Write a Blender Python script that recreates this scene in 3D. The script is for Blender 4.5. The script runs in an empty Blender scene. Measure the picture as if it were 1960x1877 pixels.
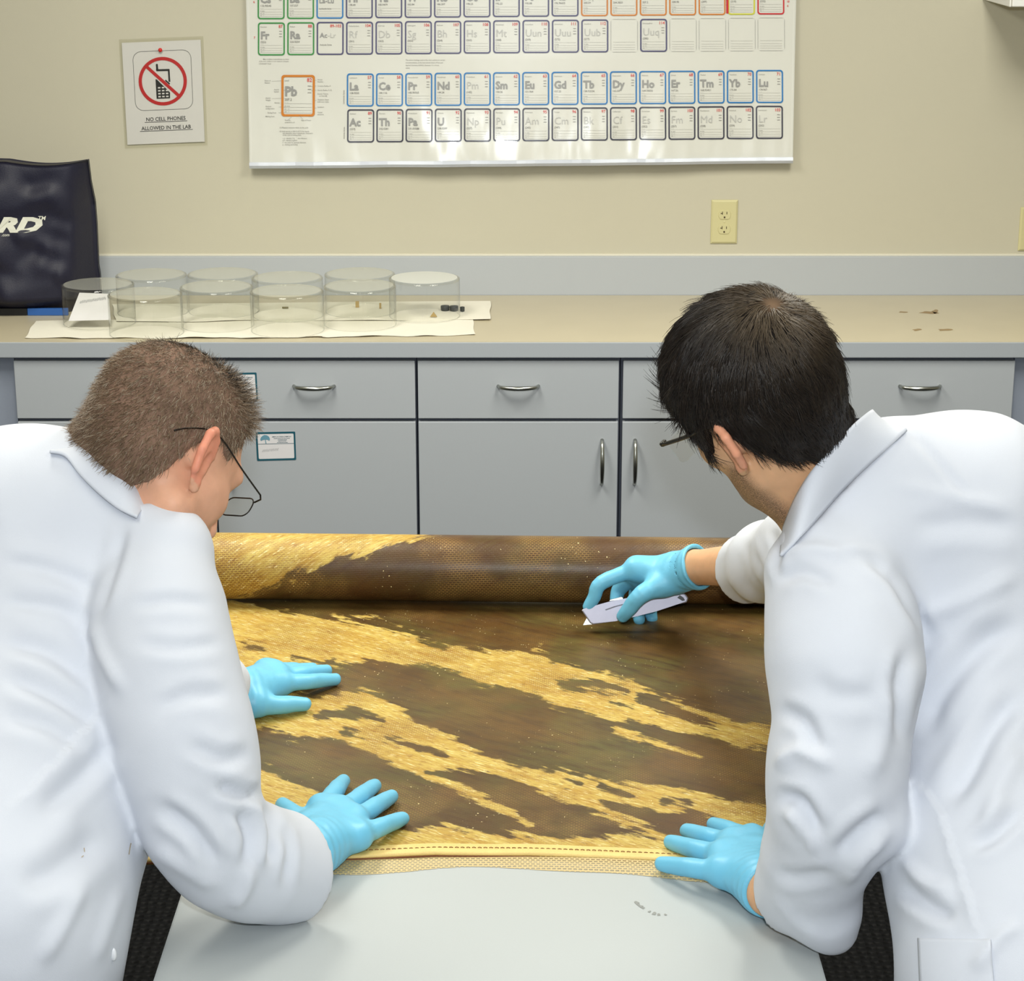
import bpy, bmesh, math, random
import numpy as np
from mathutils import Vector, Matrix
random.seed(7); rng = np.random.default_rng(7)
scene = bpy.context.scene
COL = scene.collection
# ------------------------------------------------------------------ camera
F = 4000.0; TH = math.atan(1188/F); CT, ST = math.cos(TH), math.sin(TH); CZ = 2.0
cam = bpy.data.cameras.new('camera'); camo = bpy.data.objects.new('camera', cam); COL.objects.link(camo)
cam.sensor_fit = 'HORIZONTAL'; cam.sensor_width = 36; cam.lens = F/1960*36; cam.clip_start = .05
camo.location = (0, 0, CZ); camo.rotation_euler = (math.pi/2-TH, 0, 0); scene.camera = camo
# ------------------------------------------------------------------ light
w = bpy.data.worlds.new('world'); scene.world = w; w.use_nodes = True
w.node_tree.nodes['Background'].inputs[0].default_value = (.9, .92, 1, 1)
w.node_tree.nodes['Background'].inputs[1].default_value = .25
vs = scene.view_settings; vs.view_transform = 'Standard'; vs.look = 'None'; vs.gamma = 1; vs.use_curve_mapping = False
vs.exposure = 0.28
def area(name, loc, rot, sx, sy, power, col):
    l = bpy.data.lights.new(name, 'AREA'); l.shape = 'RECTANGLE'; l.size = sx; l.size_y = sy; l.energy = power; l.color = col
    o = bpy.data.objects.new(name, l); COL.objects.link(o); o.location = loc; o.rotation_euler = rot; return o
WARM = (1.0, .975, .875)
for lx in (-.85, .85):                       # ceiling troffers of the lab
    for ly, pw in ((3.75, 35), (1.9, 8), (-.2, 9)):
        area('ceiling_troffer_light', (lx, ly, 2.67), (0, 0, 0), .55, 1.15, pw, WARM)
area('camera_flash_light', (.03, -.02, 2.15), (math.pi/2-TH, 0, 0), .07, .05, 33, (.89, .95, 1.0))
# ------------------------------------------------------------------ pixel <-> space
YW = 5.54; ZT = .76; ZC = .9065; YF = 4.972
def ray(px, py):
    a = (px-980)/F; b = -(py-938.5)/F
    return np.array([a, CT+b*ST, -ST+b*CT])
def at(px, py, zc): return np.array([0, 0, CZ]) + ray(px, py)*zc
def onY(px, py, y): r = ray(px, py); return np.array([0, 0, CZ]) + r*(y/r[1])
def onZ(px, py, z): r = ray(px, py); return np.array([0, 0, CZ]) + r*((z-CZ)/r[2])
def proj(P):
    P = np.asarray(P, float); d = P[..., 2]-CZ
    zc = P[..., 1]*CT - d*ST; v = P[..., 1]*ST + d*CT
    return np.stack([980+F*P[..., 0]/zc, 938.5-F*v/zc, zc], -1)
# ------------------------------------------------------------------ materials
def lin(c): return tuple((x/255/12.92 if x/255 <= .04045 else ((x/255+.055)/1.055)**2.4) for x in c)
MATS = {}
def mat(name, srgb, rough=.5, spec=.5, metal=0., noise=0., nscale=60., bump=0., bscale=200., coat=0., alpha=1., sheen=0., trans=0., sss=0.):
    if name in MATS: return MATS[name]
    m = bpy.data.materials.new(name); m.use_nodes = True; nt = m.node_tree; b = nt.nodes['Principled BSDF']
    c = (*lin(srgb), 1); b.inputs['Base Color'].default_value = c; b.inputs['Roughness'].default_value = rough
    b.inputs['Specular IOR Level'].default_value = spec; b.inputs['Metallic'].default_value = metal
    b.inputs['Coat Weight'].default_value = coat; b.inputs['Coat Roughness'].default_value = .08
    b.inputs['Sheen Weight'].default_value = sheen; b.inputs['Alpha'].default_value = alpha
    b.inputs['Transmission Weight'].default_value = trans
    if sss: b.inputs['Subsurface Weight'].default_value = sss; b.inputs['Subsurface Radius'].default_value = (.01, .004, .002); b.inputs['Subsurface Scale'].default_value = .6
    tc = nt.nodes.new('ShaderNodeTexCoord')
    if noise:
        n = nt.nodes.new('ShaderNodeTexNoise'); n.inputs['Scale'].default_value = nscale; n.inputs['Detail'].default_value = 5
        nt.links.new(tc.outputs['Object'], n.inputs['Vector'])
        mx = nt.nodes.new('ShaderNodeMix'); mx.data_type = 'RGBA'
        mx.inputs[6].default_value = (*[x*(1-noise) for x in c[:3]], 1); mx.inputs[7].default_value = (*[min(1, x*(1+noise)) for x in c[:3]], 1)
        nt.links.new(n.outputs['Fac'], mx.inputs[0]); nt.links.new(mx.outputs[2], b.inputs['Base Color'])
    if bump:
        n2 = nt.nodes.new('ShaderNodeTexNoise'); n2.inputs['Scale'].default_value = bscale; n2.inputs['Detail'].default_value = 4
        nt.links.new(tc.outputs['Object'], n2.inputs['Vector'])
        bp = nt.nodes.new('ShaderNodeBump'); bp.inputs['Strength'].default_value = bump; bp.inputs['Distance'].default_value = .002
        nt.links.new(n2.outputs['Fac'], bp.inputs['Height']); nt.links.new(bp.outputs[0], b.inputs['Normal'])
    MATS[name] = m; return m
def glassy(name, tint, fres=1.5, rough=.03, milk=0.):
    """thin clear sheet: fresnel mix of transparent and glossy, optional milky share"""
    m = bpy.data.materials.new(name); m.use_nodes = True; nt = m.node_tree; nt.nodes.clear(); N = nt.nodes.new; L = nt.links.new
    out = N('ShaderNodeOutputMaterial'); tr = N('ShaderNodeBsdfTransparent'); gl = N('ShaderNodeBsdfGlossy'); mx = N('ShaderNodeMixShader'); lw = N('ShaderNodeLayerWeight'); lw.inputs[0].default_value = .5
    pw = N('ShaderNodeMath'); pw.operation = 'POWER'; pw.inputs[1].default_value = 4.2; L(lw.outputs['Facing'], pw.inputs[0])
    fr = N('ShaderNodeMath'); fr.operation = 'MULTIPLY_ADD'; fr.inputs[1].default_value = (fres-1)*1.5; fr.inputs[2].default_value = .035; L(pw.outputs[0], fr.inputs[0])
    tr.inputs[0].default_value = (*tint, 1); gl.inputs['Roughness'].default_value = rough
    L(fr.outputs[0], mx.inputs[0]); L(tr.outputs[0], mx.inputs[1]); L(gl.outputs[0], mx.inputs[2])
    if milk:
        df = N('ShaderNodeBsdfDiffuse'); df.inputs[0].default_value = (.86, .87, .8, 1); m2 = N('ShaderNodeMixShader'); m2.inputs[0].default_value = milk
        L(mx.outputs[0], m2.inputs[1]); L(df.outputs[0], m2.inputs[2]); L(m2.outputs[0], out.inputs[0])
    else: L(mx.outputs[0], out.inputs[0])
    MATS[name] = m; return m
# ------------------------------------------------------------------ mesh helpers
def tag(o, label=None, cat=None, group=None, kind=None):
    if label: o['label'] = label
    if cat: o['category'] = cat
    if group: o['group'] = group
    if kind: o['kind'] = kind
    return o
def empty(name, loc, label=None, cat=None, group=None):
    o = bpy.data.objects.new(name, None); COL.objects.link(o); o.location = loc; o.empty_display_size = .05
    return tag(o, label, cat, group)
def link(name, me, m, parent=None, smooth=False):
    o = bpy.data.objects.new(name, me); COL.objects.link(o)
    if m is not None and not me.materials: me.materials.append(m)
    if smooth:
        me.polygons.foreach_set('use_smooth', np.ones(len(me.polygons), bool)); me.update()
    if parent is not None:
        o.parent = parent; o.matrix_parent_inverse = Matrix.Translation(-parent_world(parent))
    return o
def parent_world(p):
    return p.location.copy() if p.parent is None else Vector((0, 0, 0))
def mesh(name, V, Fc, m=None, parent=None, smooth=False):
    me = bpy.data.meshes.new(name); me.from_pydata([tuple(map(float, v)) for v in V], [], [tuple(map(int, f)) for f in Fc]); me.update()
    return link(name, me, m, parent, smooth)
def npmesh(name, V, Q, m=None, parent=None, smooth=True):
    """V Nx3, Q Mx4 or Mx3 numpy"""
    me = bpy.data.meshes.new(name); n = Q.shape[1]
    me.vertices.add(len(V)); me.vertices.foreach_set('co', np.ascontiguousarray(V, np.float32).ravel())
    me.loops.add(Q.size); me.loops.foreach_set('vertex_index', np.ascontiguousarray(Q, np.int32).ravel())
    me.polygons.add(len(Q)); me.polygons.foreach_set('loop_start', np.arange(0, Q.size, n, dtype=np.int32))
    me.update(calc_edges=True); me.validate()
    return link(name, me, m, parent, smooth)
def bm_obj(name, bm, m=None, parent=None, smooth=False):
    me = bpy.data.meshes.new(name); bmesh.ops.recalc_face_normals(bm, faces=bm.faces); bm.to_mesh(me); bm.free(); return link(name, me, m, parent, smooth)
def box(name, x0, x1, y0, y1, z0, z1, m, parent=None, bevel=.0, seg=2):
    bm = bmesh.new(); bmesh.ops.create_cube(bm, size=1)
    for v in bm.verts: v.co = ((x0+x1)/2+v.co.x*(x1-x0), (y0+y1)/2+v.co.y*(y1-y0), (z0+z1)/2+v.co.z*(z1-z0))
    if bevel: bmesh.ops.bevel(bm, geom=list(bm.edges), offset=bevel, segments=seg, affect='EDGES', profile=.6)
    return bm_obj(name, bm, m, parent, False)
def tube(P, r, n=8, cap=True):
    """tube along polyline; r scalar or list -> V, Q"""
    P = np.asarray(P, float); k = len(P); r = np.broadcast_to(np.asarray(r, float), (k,))
    T = np.gradient(P, axis=0); T /= np.linalg.norm(T, axis=1)[:, None]+1e-9
    up = np.array([0, 0, 1.]) if abs(T[0][2]) < .9 else np.array([1., 0, 0]); V = []; Fc = []
    for i in range(k):
        a = np.cross(T[i], up); a /= np.linalg.norm(a)+1e-9; b = np.cross(a, T[i]); up = b
        for j in range(n):
            t = 2*math.pi*j/n; V.append(P[i]+r[i]*(a*math.cos(t)+b*math.sin(t)))
    for i in range(k-1):
        for j in range(n): Fc.append((i*n+j, i*n+(j+1) % n, (i+1)*n+(j+1) % n, (i+1)*n+j))
    if cap: Fc.append(tuple(range(n-1, -1, -1))); Fc.append(tuple((k-1)*n+j for j in range(n)))
    return V, Fc
def spline(P, n):
    """Catmull-Rom resample of control rows to n rows"""
    P = np.asarray(P, float); k = len(P); t = np.linspace(0, k-1, n); out = []
    for x in t:
        i = min(int(x), k-2); f = x-i; p0 = P[max(i-1, 0)]; p1 = P[i]; p2 = P[i+1]; p3 = P[min(i+2, k-1)]
        out.append(.5*((2*p1)+(-p0+p2)*f+(2*p0-5*p1+4*p2-p3)*f*f+(-p0+3*p1-3*p2+p3)*f**3))
    return np.array(out)
def grid_faces(nu, nv):
    i, j = np.meshgrid(np.arange(nu-1), np.arange(nv-1), indexing='ij'); a = (i*nv+j).ravel()
    return np.stack([a, a+1, a+nv+1, a+nv], 1)
# ------------------------------------------------------------------ printed marks (flat ink laid on a surface)
GL = {}
def glyph(ch, bold=0., shear=0.):
    k = (ch, bold, shear)
    if k in GL: return GL[k]
    def ev(s):
        c = bpy.data.curves.new('t', 'FONT'); c.body = s; c.size = 1; c.resolution_u = 2; c.offset = bold; c.shear = shear
        o = bpy.data.objects.new('t', c); me = bpy.data.meshes.new_from_object(o)
        V = np.array([v.co[:2] for v in me.vertices], float).reshape(-1, 2); Fc = [tuple(p.vertices) for p in me.polygons]
        bpy.data.objects.remove(o); bpy.data.meshes.remove(me); bpy.data.curves.remove(c); return V, Fc
    if ch == ' ': GL[k] = (np.zeros((0, 2)), [], .28); return GL[k]
    V, Fc = ev(ch); V2, _ = ev(ch+ch); adv = V2[:, 0].max()-V[:, 0].max() if len(V) else .3
    GL[k] = (V, Fc, adv); return GL[k]
class Ink:
    def __init__(s): s.V = []; s.F = []
    def poly(s, pts):
        n = len(s.V); s.V += [tuple(p) for p in pts]; s.F.append(tuple(range(n, n+len(pts))))
    def rect(s, x0, y0, x1, y1): s.poly([(x0, y0), (x1, y0), (x1, y1), (x0, y1)])
    def line(s, a, b, w):
        a = np.array(a, float); b = np.array(b, float); d = b-a; d /= np.linalg.norm(d)+1e-9; n = np.array([-d[1], d[0]])*w/2
        s.poly([a-n, b-n, b+n, a+n])
    def ring(s, outer, inner):
        n = len(s.V); k = len(outer); s.V += [tuple(p) for p in outer]+[tuple(p) for p in inner]
        for i in range(k): s.F.append((n+i, n+(i+1) % k, n+k+(i+1) % k, n+k+i))
    def text(s, txt, x, y, h, bold=0., shear=0., align='L', ang=0., sx=1.):
        """x,y baseline start in y-down units, h cap height"""
        sc = h/.7; wd = sum(glyph(c, bold, shear)[2] for c in txt)*sc*sx
        o = 0 if align == 'L' else (-wd/2 if align == 'C' else -wd); ca, sa = math.cos(ang), math.sin(ang)
        for c in txt:
            V, Fc, adv = glyph(c, bold, shear); n = len(s.V)
            for v in V:
                dx = o+v[0]*sc*sx; dy = -v[1]*sc; s.V.append((x+dx*ca-dy*sa, y+dx*sa+dy*ca))
            s.F += [tuple(n+i for i in f) for f in Fc]; o += adv*sc*sx
    def build(s, name, m, fn, parent):
        return mesh(name, [fn(x, y) for x, y in s.V], s.F, m, parent)
def rrect(x0, y0, x1, y1, r, n=4):
    P = []
    for cx, cy, a in ((x1-r, y0+r, -90), (x1-r, y1-r, 0), (x0+r, y1-r, 90), (x0+r, y0+r, 180)):
        for i in range(n+1):
            t = math.radians(a+90*i/n); P.append((cx+r*math.cos(t), cy+r*math.sin(t)))
    return P
# ================================================================== the room
M_wall = mat('wall_paint', (197, 192, 172), rough=.55, spec=.35, noise=.025, nscale=3, bump=.08, bscale=350)
M_lam = mat('grey_laminate', (179, 184, 189), rough=.42, spec=.4, noise=.03, nscale=400)
M_lam2 = mat('grey_laminate_edge', (172, 178, 184), rough=.4, spec=.4, noise=.03, nscale=400)
M_gap = mat('cabinet_carcass', (96, 101, 114), rough=.7)
M_stile = mat('carcass_face_frame', (150, 158, 174), rough=.5, noise=.03, nscale=300)
M_steel = mat('brushed_steel', (176, 178, 172), rough=.28, metal=1.)
M_white = mat('white_paint', (232, 232, 228), rough=.6)
M_mat = mat('black_rubber_floor', (6, 6, 7), rough=.6, spec=.15)
nt = M_mat.node_tree; b_ = nt.nodes['Principled BSDF']; tc = nt.nodes.new('ShaderNodeTexCoord'); vo = nt.nodes.new('ShaderNodeTexVoronoi'); vo.inputs['Scale'].default_value = 55; vo.inputs['Randomness'].default_value = .35
nt.links.new(tc.outputs['Object'], vo.inputs['Vector']); bp = nt.nodes.new('ShaderNodeBump'); bp.inputs['Strength'].default_value = .9; bp.inputs['Distance'].default_value = .012
nt.links.new(vo.outputs['Distance'], bp.inputs['Height']); nt.links.new(bp.outputs[0], b_.inputs['Normal'])
X0, X1, Y0, Y1, ZR = -3.3, 3.3, -2.2, YW, 2.7
def struct(o): o['kind'] = 'structure'; return o
struct(box('floor', X0-.1, X1+.1, Y0-.1, Y1+.1, -.06, 0, M_mat))
struct(box('ceiling', X0-.1, X1+.1, Y0-.1, Y1+.1, ZR, ZR+.06, mat('ceiling_tile', (226, 224, 216), rough=.9, bump=.2)))
struct(box('wall_back', X0-.1, X1+.1, Y1, Y1+.1, 0, ZR, M_wall))
struct(box('wall_left', X0-.1, X0, Y0, Y1, 0, ZR, M_wall))
struct(box('wall_right', X1, X1+.1, Y0, Y1, 0, ZR, M_wall))
struct(box('wall_front', X0-.1, X1+.1, Y0-.1, Y0, 0, ZR, M_wall))
# ================================================================== base cabinets
def fx(px, py=740): return onY(px, py, YF)[0]
ZD1, ZD0 = onY(980, 687, YF)[2], onY(980, 797, YF)[2]         # drawer band
ZB1 = onY(980, 803.5, YF)[2]; ZTOE = .1
def bar_handle(parent, p0, p1, out=.028):
    """bow handle between two feet on the front"""
    p0 = np.array(p0); p1 = np.array(p1); P = []
    for i in range(21):
        t = i/20; s = math.sin(math.pi*t)**.38
        P.append(p0+(p1-p0)*t+np.array([0, -out*s, 0]))
    V, Fc = tube(P, [.0045+.0012*math.sin(math.pi*i/20) for i in range(21)], 10)
    return mesh('handle', V, Fc, M_steel, parent, True)
def front_panel(name, x0, x1, z0, z1, parent, tilt=0.):
    o = box(name, x0, x1, YF-.019, YF-.001, z0, z1, M_lam, parent, .0016, 2); return o
def cabinet(label, cols, xl, xr, handles):
    """cols: list of (px0, px1); handles: list of door handle px or None"""
    c = empty('base_cabinet', ((xl+xr)/2, (YF+YW)/2, 0), label, 'cabinet', 'grey base cabinets under the counter')
    g = .0022
    box('body', xl+.001, xr-.001, YF+.004, YW-.002, ZTOE, ZC-.041, M_gap, c)
    box('toe_kick', xl+.001, xr-.001, YF+.07, YF+.085, .0, ZTOE, M_gap, c)
    for k, (a, b) in enumerate(cols):
        xa, xb = fx(a)+g, fx(b)-g
        d = front_panel('drawer', xa, xb, ZD0, ZD1, c)
        cx = (xa+xb)/2; hz = onY(980, 739, YF-.02)[2]
        bar_handle(d, (cx-.049, YF-.0185, hz), (cx+.049, YF-.0185, hz))
        d2 = front_panel('door', xa, xb, ZTOE+.005, ZB1, c)
        if handles[k]:
            hx = onY(handles[k], 880, YF-.02)[0]
            bar_handle(d2, (hx, YF-.0185, onY(980, 838, YF)[2]), (hx, YF-.0185, onY(980, 922, YF)[2]))
    return c
xs = [fx(p) for p in (31, 408, 798, 1187, 1576, 1938)]
cabinet('grey two-door base cabinet behind the man with cropped hair, under the glass dishes', [(31, 408), (408, 797)], xs[0], xs[2], [374, 442])
cabinet('narrow grey base cabinet between the two men, one drawer over one door', [(799, 1185)], xs[2], xs[3], [1152])
cabinet('grey two-door base cabinet behind the dark-haired man', [(1190, 1574), (1577, 1938)], xs[3], xs[5], [1215, 1603])
for nm, a, b, lb in (('filler_panel', -330, 30, 'blue-grey cabinet end panel at the left edge below the bag'), ('filler_panel', 1940, 2300, 'blue-grey cabinet end panel at the right edge of the counter')):
    o = box(nm, fx(a), fx(b)-.001, YF+.006, YW-.002, 0, ZC-.041, M_stile, None, .001); tag(o, lb, 'panel')
# vertical stile between cabinets
# worktop: slab, backsplash
wt = empty('worktop', (0, (YF+YW)/2, ZC-.04), 'long grey laminate worktop with upstand along the back wall', 'countertop')
M_top = mat('worktop_laminate', (196, 186, 160), rough=.36, spec=.5, noise=.05, nscale=9)
box('slab', X0+.01, X1-.01, YF-.03, YW-.001, ZC-.0395, ZC-.001, M_lam2, wt, .002)
box('surface_sheet', X0+.012, X1-.012, YF-.0285, YW-.021, ZC-.0012, ZC, M_top, wt)
ZS = onY(980, 491, YW-.02)[2]
box('backsplash', X0+.01, X1-.01, YW-.02, YW-.001, ZC-.001, ZS, M_lam, wt, .002)
box('caulk_bead', X0+.01, X1-.01, YW-.006, YW-.0005, ZS, ZS+.005, mat('caulk', (226, 220, 200)), wt)
M_stain = mat('brown_stain', (150, 125, 85), rough=.5, noise=.3, nscale=200)
for i, (px, py, wpx, hpx) in enumerate(((1778, 598, 34, 2.2), (1728, 597, 16, 1.5), (1808, 631, 26, 2.4), (1755, 631, 16, 2), (1790, 596, 12, 3))):
    P = []
    for k in range(14):
        t = 2*math.pi*k/14; P.append(onZ(px+wpx/2*math.cos(t)*(1+.3*math.sin(3*t+i)), py+hpx*math.sin(t)*(1+.4*math.sin(2*t+i)), ZC+.0003))
    mesh('stain_mark', P, [tuple(range(13, -1, -1))], M_stain, wt)
# wall cabinet at the upper right
zc0 = onY(1880, -1, YW)[2]; xw = onY(1880, -1, YW)[0]
wc = empty('wall_cabinet', (xw+.4, YW-.16, zc0), 'white wall cabinet at the top right corner above the counter', 'cabinet')
box('carcass', xw, xw+.9, YW-.31, YW-.001, zc0, zc0+.62, M_white, wc, .002)
box('door', xw+.002, xw+.449, YW-.33, YW-.311, zc0+.002, zc0+.618, M_white, wc, .002)
box('door', xw+.451, xw+.898, YW-.33, YW-.311, zc0+.002, zc0+.618, M_white, wc, .002)
# ================================================================== outlet and switch plate
M_ivory = mat('ivory_plastic', (206, 199, 152), rough=.35, spec=.5)
M_slot = mat('dark_slot', (60, 45, 20), rough=.8)
def plate(label, px, py, slots=True, cat='outlet', name='wall_outlet'):
    p = onY(px, py, YW); t = empty(name, (p[0], YW, p[2]), label, cat)
    bm = bmesh.new(); wd, hg, d = .0355, .0585, .006
    pr = [(wd, hg, 0), (wd-.0005, hg-.0005, -d*.45), (wd-.005, hg-.005, -d)]
    R = [[bm.verts.new((p[0]+sx*a, YW-.0005+c, p[2]+sz*b)) for sx, sz in ((-1, -1), (1, -1), (1, 1), (-1, 1))] for a, b, c in pr]
    for i in range(2):
        for j in range(4): bm.faces.new((R[i][j], R[i][(j+1) % 4], R[i+1][(j+1) % 4], R[i+1][j]))
    bm.faces.new(R[2])
    bm_obj('cover_plate', bm, M_ivory, t)
    if slots:
        for dz in (.0195, -.0195):
            bm = bmesh.new(); n = 24; r0 = []
            ring = []
            for i in range(n):
                a = 2*math.pi*i/n; x = .017*math.cos(a); z = max(-.0125, min(.0125, .0165*math.sin(a))); ring.append((x, z))
            A = [bm.verts.new((p[0]+x, YW-.006, p[2]+dz+z)) for x, z in ring]; B = [bm.verts.new((p[0]+x*.94, YW-.0085, p[2]+dz+z*.94)) for x, z in ring]
            for i in range(n): bm.faces.new((A[i], A[(i+1) % n], B[(i+1) % n], B[i]))
            bm.faces.new(B)
            rc = bm_obj('receptacle', bm, M_ivory, t)
            for x, z, w_, h_ in ((-.0058, .0045, .0018, .008), (-.0085, .0035, .0045, .002), (.0058, .0045, .0018, .0066), (0, -.0068, .0042, .0046)):
                box('slot', p[0]+x-w_/2, p[0]+x+w_/2, YW-.0088, YW-.0083, p[2]+dz+z-h_/2, p[2]+dz+z+h_/2, M_slot, rc)
        bm = bmesh.new(); bmesh.ops.create_uvsphere(bm, u_segments=10, v_segments=6, radius=.003)
        for v in bm.verts: v.co = (p[0]+v.co.x, YW-.0066+v.co.y*.4, p[2]+v.co.z)
        bm_obj('screw', bm, M_ivory, t)
    return t
plate('ivory duplex power outlet on the beige wall below the poster', 1386, 424)
plate('plain ivory wall plate cut off at the right edge of the picture', 1976, 438, False, 'wall plate', 'blank_plate')
# ================================================================== no-phones sign
PA = mat('paper_white', (226, 224, 226), rough=.6, noise=.01, nscale=20)
INKB = mat('ink_black', (28, 30, 34), rough=.6); INKR = mat('ink_red', (196, 34, 40), rough=.5); INKG = mat('ink_grey', (120, 122, 124), rough=.6)
sg = empty('no_phone_sign', onY(314, 180, YW-.002), 'white sheet reading NO CELL PHONES ALLOWED IN THE LAB with red crossed phone', 'sign')
def sgm(y): return lambda a, b: onY(a, b, YW-y)
def quad_map(c):                                    # unit square -> picture corners (tl, tr, br, bl)
    c = np.array(c, float)
    return lambda u, v: (1-u)*(1-v)*c[0]+u*(1-v)*c[1]+u*v*c[2]+(1-u)*v*c[3]
Q = quad_map([(233, 82), (384, 76), (392, 271), (244, 277)])
def sheet(name, qm, yoff, m, parent, nu=14, nv=18, amp=.0012, e=0.):
    V = []; th = .0004
    for lay in (0, th):
        for i in range(nu):
            for j in range(nv):
                u, v = i/(nu-1), j/(nv-1); p = qm(-e+u*(1+2*e), -e+v*(1+2*e)); q = onY(p[0], p[1], YW-yoff)
                q[1] -= amp*(.5+.5*math.sin(3*u+4*v))*v + lay; V.append(q)
    f = grid_faces(nu, nv); n = nu*nv; Fc = [tuple(x) for x in f[:, ::-1]]+[tuple(x+n) for x in f]
    edge = [i*nv for i in range(nu)]+[(nu-1)*nv+j for j in range(1, nv)]+[i*nv+nv-1 for i in range(nu-2, -1, -1)]+[j for j in range(nv-2, 0, -1)]
    for i in range(len(edge)):
        a, b = edge[i], edge[(i+1) % len(edge)]; Fc.append((a, b, b+n, a+n))
    return mesh(name, V, Fc, m, parent)
sheet('paper', Q, .003, PA, sg)
slv = sheet('clear_sleeve', Q, .0052, glassy('clear_film', (.97, .97, .95), 1.25, .12), sg, e=.035)
def sq(u, v):                                       # sign print coordinates: u 0..85, v 0..110
    p = Q(u/85, v/110); q = onY(p[0], p[1], YW-.003); uu, vv = u/85, v/110; q[1] -= .0012*(.5+.5*math.sin(3*uu+4*vv))*vv+.0009; return q
k_ = Ink(); k_.ring(rrect(11, 10, 74, 74, 9), rrect(11.4, 10.4, 73.6, 73.6, 8.6)); k_.build('border_line', INKB, sq, sg)
k_ = Ink()                                          # phone pictogram
k_.poly([(35.8, 41.5), (38, 41.5), (49, 53), (50.5, 55), (50.5, 62), (36, 62)]) if False else None
for a, b in (((36.6, 24.5), (36.9, 31)), ((36, 31), (49.7, 31.2))): k_.line(a, b, 2.2)
k_.poly([(36.2, 24), (37.2, 24), (38.2, 31.5), (35.4, 31.5)]); k_.line((49.2, 30.3), (49.4, 44), 1.9); k_.line((45, 42), (49.6, 46.5), 1.5)
k_.poly([(34.4, 40.5), (36, 41), (49.5, 55.5), (49.2, 61.8), (34.6, 61.8)])
k_.build('phone_pictogram', INKB, sq, sg)
k_ = Ink()
for i in range(4):
    for j in range(3):
        u, v = 36.6+j*4.2, 49.2+i*3.2
        if u < 36+ (v-42)*1.0+1: k_.rect(u, v, u+2.7, v+1.5)
k_.build('phone_keys', PA, lambda u, v: sq(u, v)+np.array([0, -.0003, 0]), sg)
k_ = Ink(); c0 = (42.2, 43)
k_.ring([(c0[0]+26.2*math.cos(t), c0[1]+26.2*math.sin(t)) for t in np.linspace(0, 2*math.pi, 48, endpoint=False)], [(c0[0]+22.6*math.cos(t), c0[1]+22.6*math.sin(t)) for t in np.linspace(0, 2*math.pi, 48, endpoint=False)])
d = 24*.7071; k_.line((c0[0]-d, c0[1]-d*.98), (c0[0]+d, c0[1]+d*.98), 3.4)
k_.build('prohibition_ring', INKR, lambda u, v: sq(u, v)+np.array([0, -.0006, 0]), sg)
k_ = Ink(); k_.text('NO CELL PHONES', 43.5, 85.5, 4.0, .012, align='C', sx=.93); k_.text('ALLOWED IN THE LAB', 43.5, 95, 4.0, .012, align='C', sx=.93)
k_.line((20.3, 86.7), (66.8, 86.7), .55); k_.line((14.6, 96.2), (72.5, 96.2), .55)
k_.build('lettering', INKB, sq, sg)
pp = sq(41.5, 9.2); bm = bmesh.new(); bmesh.ops.create_uvsphere(bm, u_segments=14, v_segments=8, radius=.0055)
for v in bm.verts: v.co = Vector(pp)+Vector((v.co.x, v.co.y*.9-.006, v.co.z))
bm_obj('push_pin', bm, mat('red_plastic', (205, 40, 35), rough=.25), sg, True)
# ================================================================== periodic table poster
po = empty('periodic_table_poster', onY(997, 306, YW-.03), 'large white glossy periodic table wall chart with metal bottom rail', 'poster')
PQ = quad_map([(461.6, -400), (1533.5, -410), (1515, 303), (480, 313)])
def vnoise2(x, y, s=0):
    xi, yi = math.floor(x), math.floor(y); fx_, fy_ = x-xi, y-yi; fx_ = fx_*fx_*(3-2*fx_); fy_ = fy_*fy_*(3-2*fy_)
    def h(a, b): t = math.sin(a*127.1+b*311.7+s*74.7)*43758.5453; return t-math.floor(t)
    return (h(xi, yi)*(1-fx_)+h(xi+1, yi)*fx_)*(1-fy_)+(h(xi, yi+1)*(1-fx_)+h(xi+1, yi+1)*fx_)*fy_
def pdisp(px, py):                                  # how far the sheet stands off the wall
    v = max(0., min(1., (py+60)/370)); x = (px-480)/1035
    e = .012+.020*v*v*(1-.25*math.cos(2*math.pi*x))
    k = max(0., (py-110)/200)
    e += .0090*k*(vnoise2(px/75, py/160, 1)-.5)+.0045*k*k*(vnoise2(px/30, py/60, 2)-.5)+.0016*k*(vnoise2(px/13, py/40, 5)-.5)
    return e
def ps(px, py, d=0.):
    q = onY(px, py, YW); q[1] -= pdisp(px, py)+d; return q
def wall_sheet():
    V = []; nu, nv = 220, 120
    vv = np.concatenate([np.linspace(0, .55, 30), np.linspace(.56, 1, 90)])
    for lay in (0, .0006):
        for i in range(nu):
            for j in range(nv):
                p = PQ(i/(nu-1), vv[j]); V.append(ps(p[0], p[1], lay))
    f = grid_faces(nu, nv); n = nu*nv
    Fc = [tuple(x) for x in f[:, ::-1]]+[tuple(x+n) for x in f]
    edge = [i*nv for i in range(nu)]+[(nu-1)*nv+j for j in range(1, nv)]+[i*nv+nv-1 for i in range(nu-2, -1, -1)]+[j for j in range(nv-2, 0, -1)]
    for i in range(len(edge)): a, b = edge[i], edge[(i+1) % len(edge)]; Fc.append((a, b, b+n, a+n))
    return mesh('sheet', V, Fc, mat('poster_gloss', (222, 222, 214), rough=.22, spec=.6, coat=.8), po, True)
wall_sheet()
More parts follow.
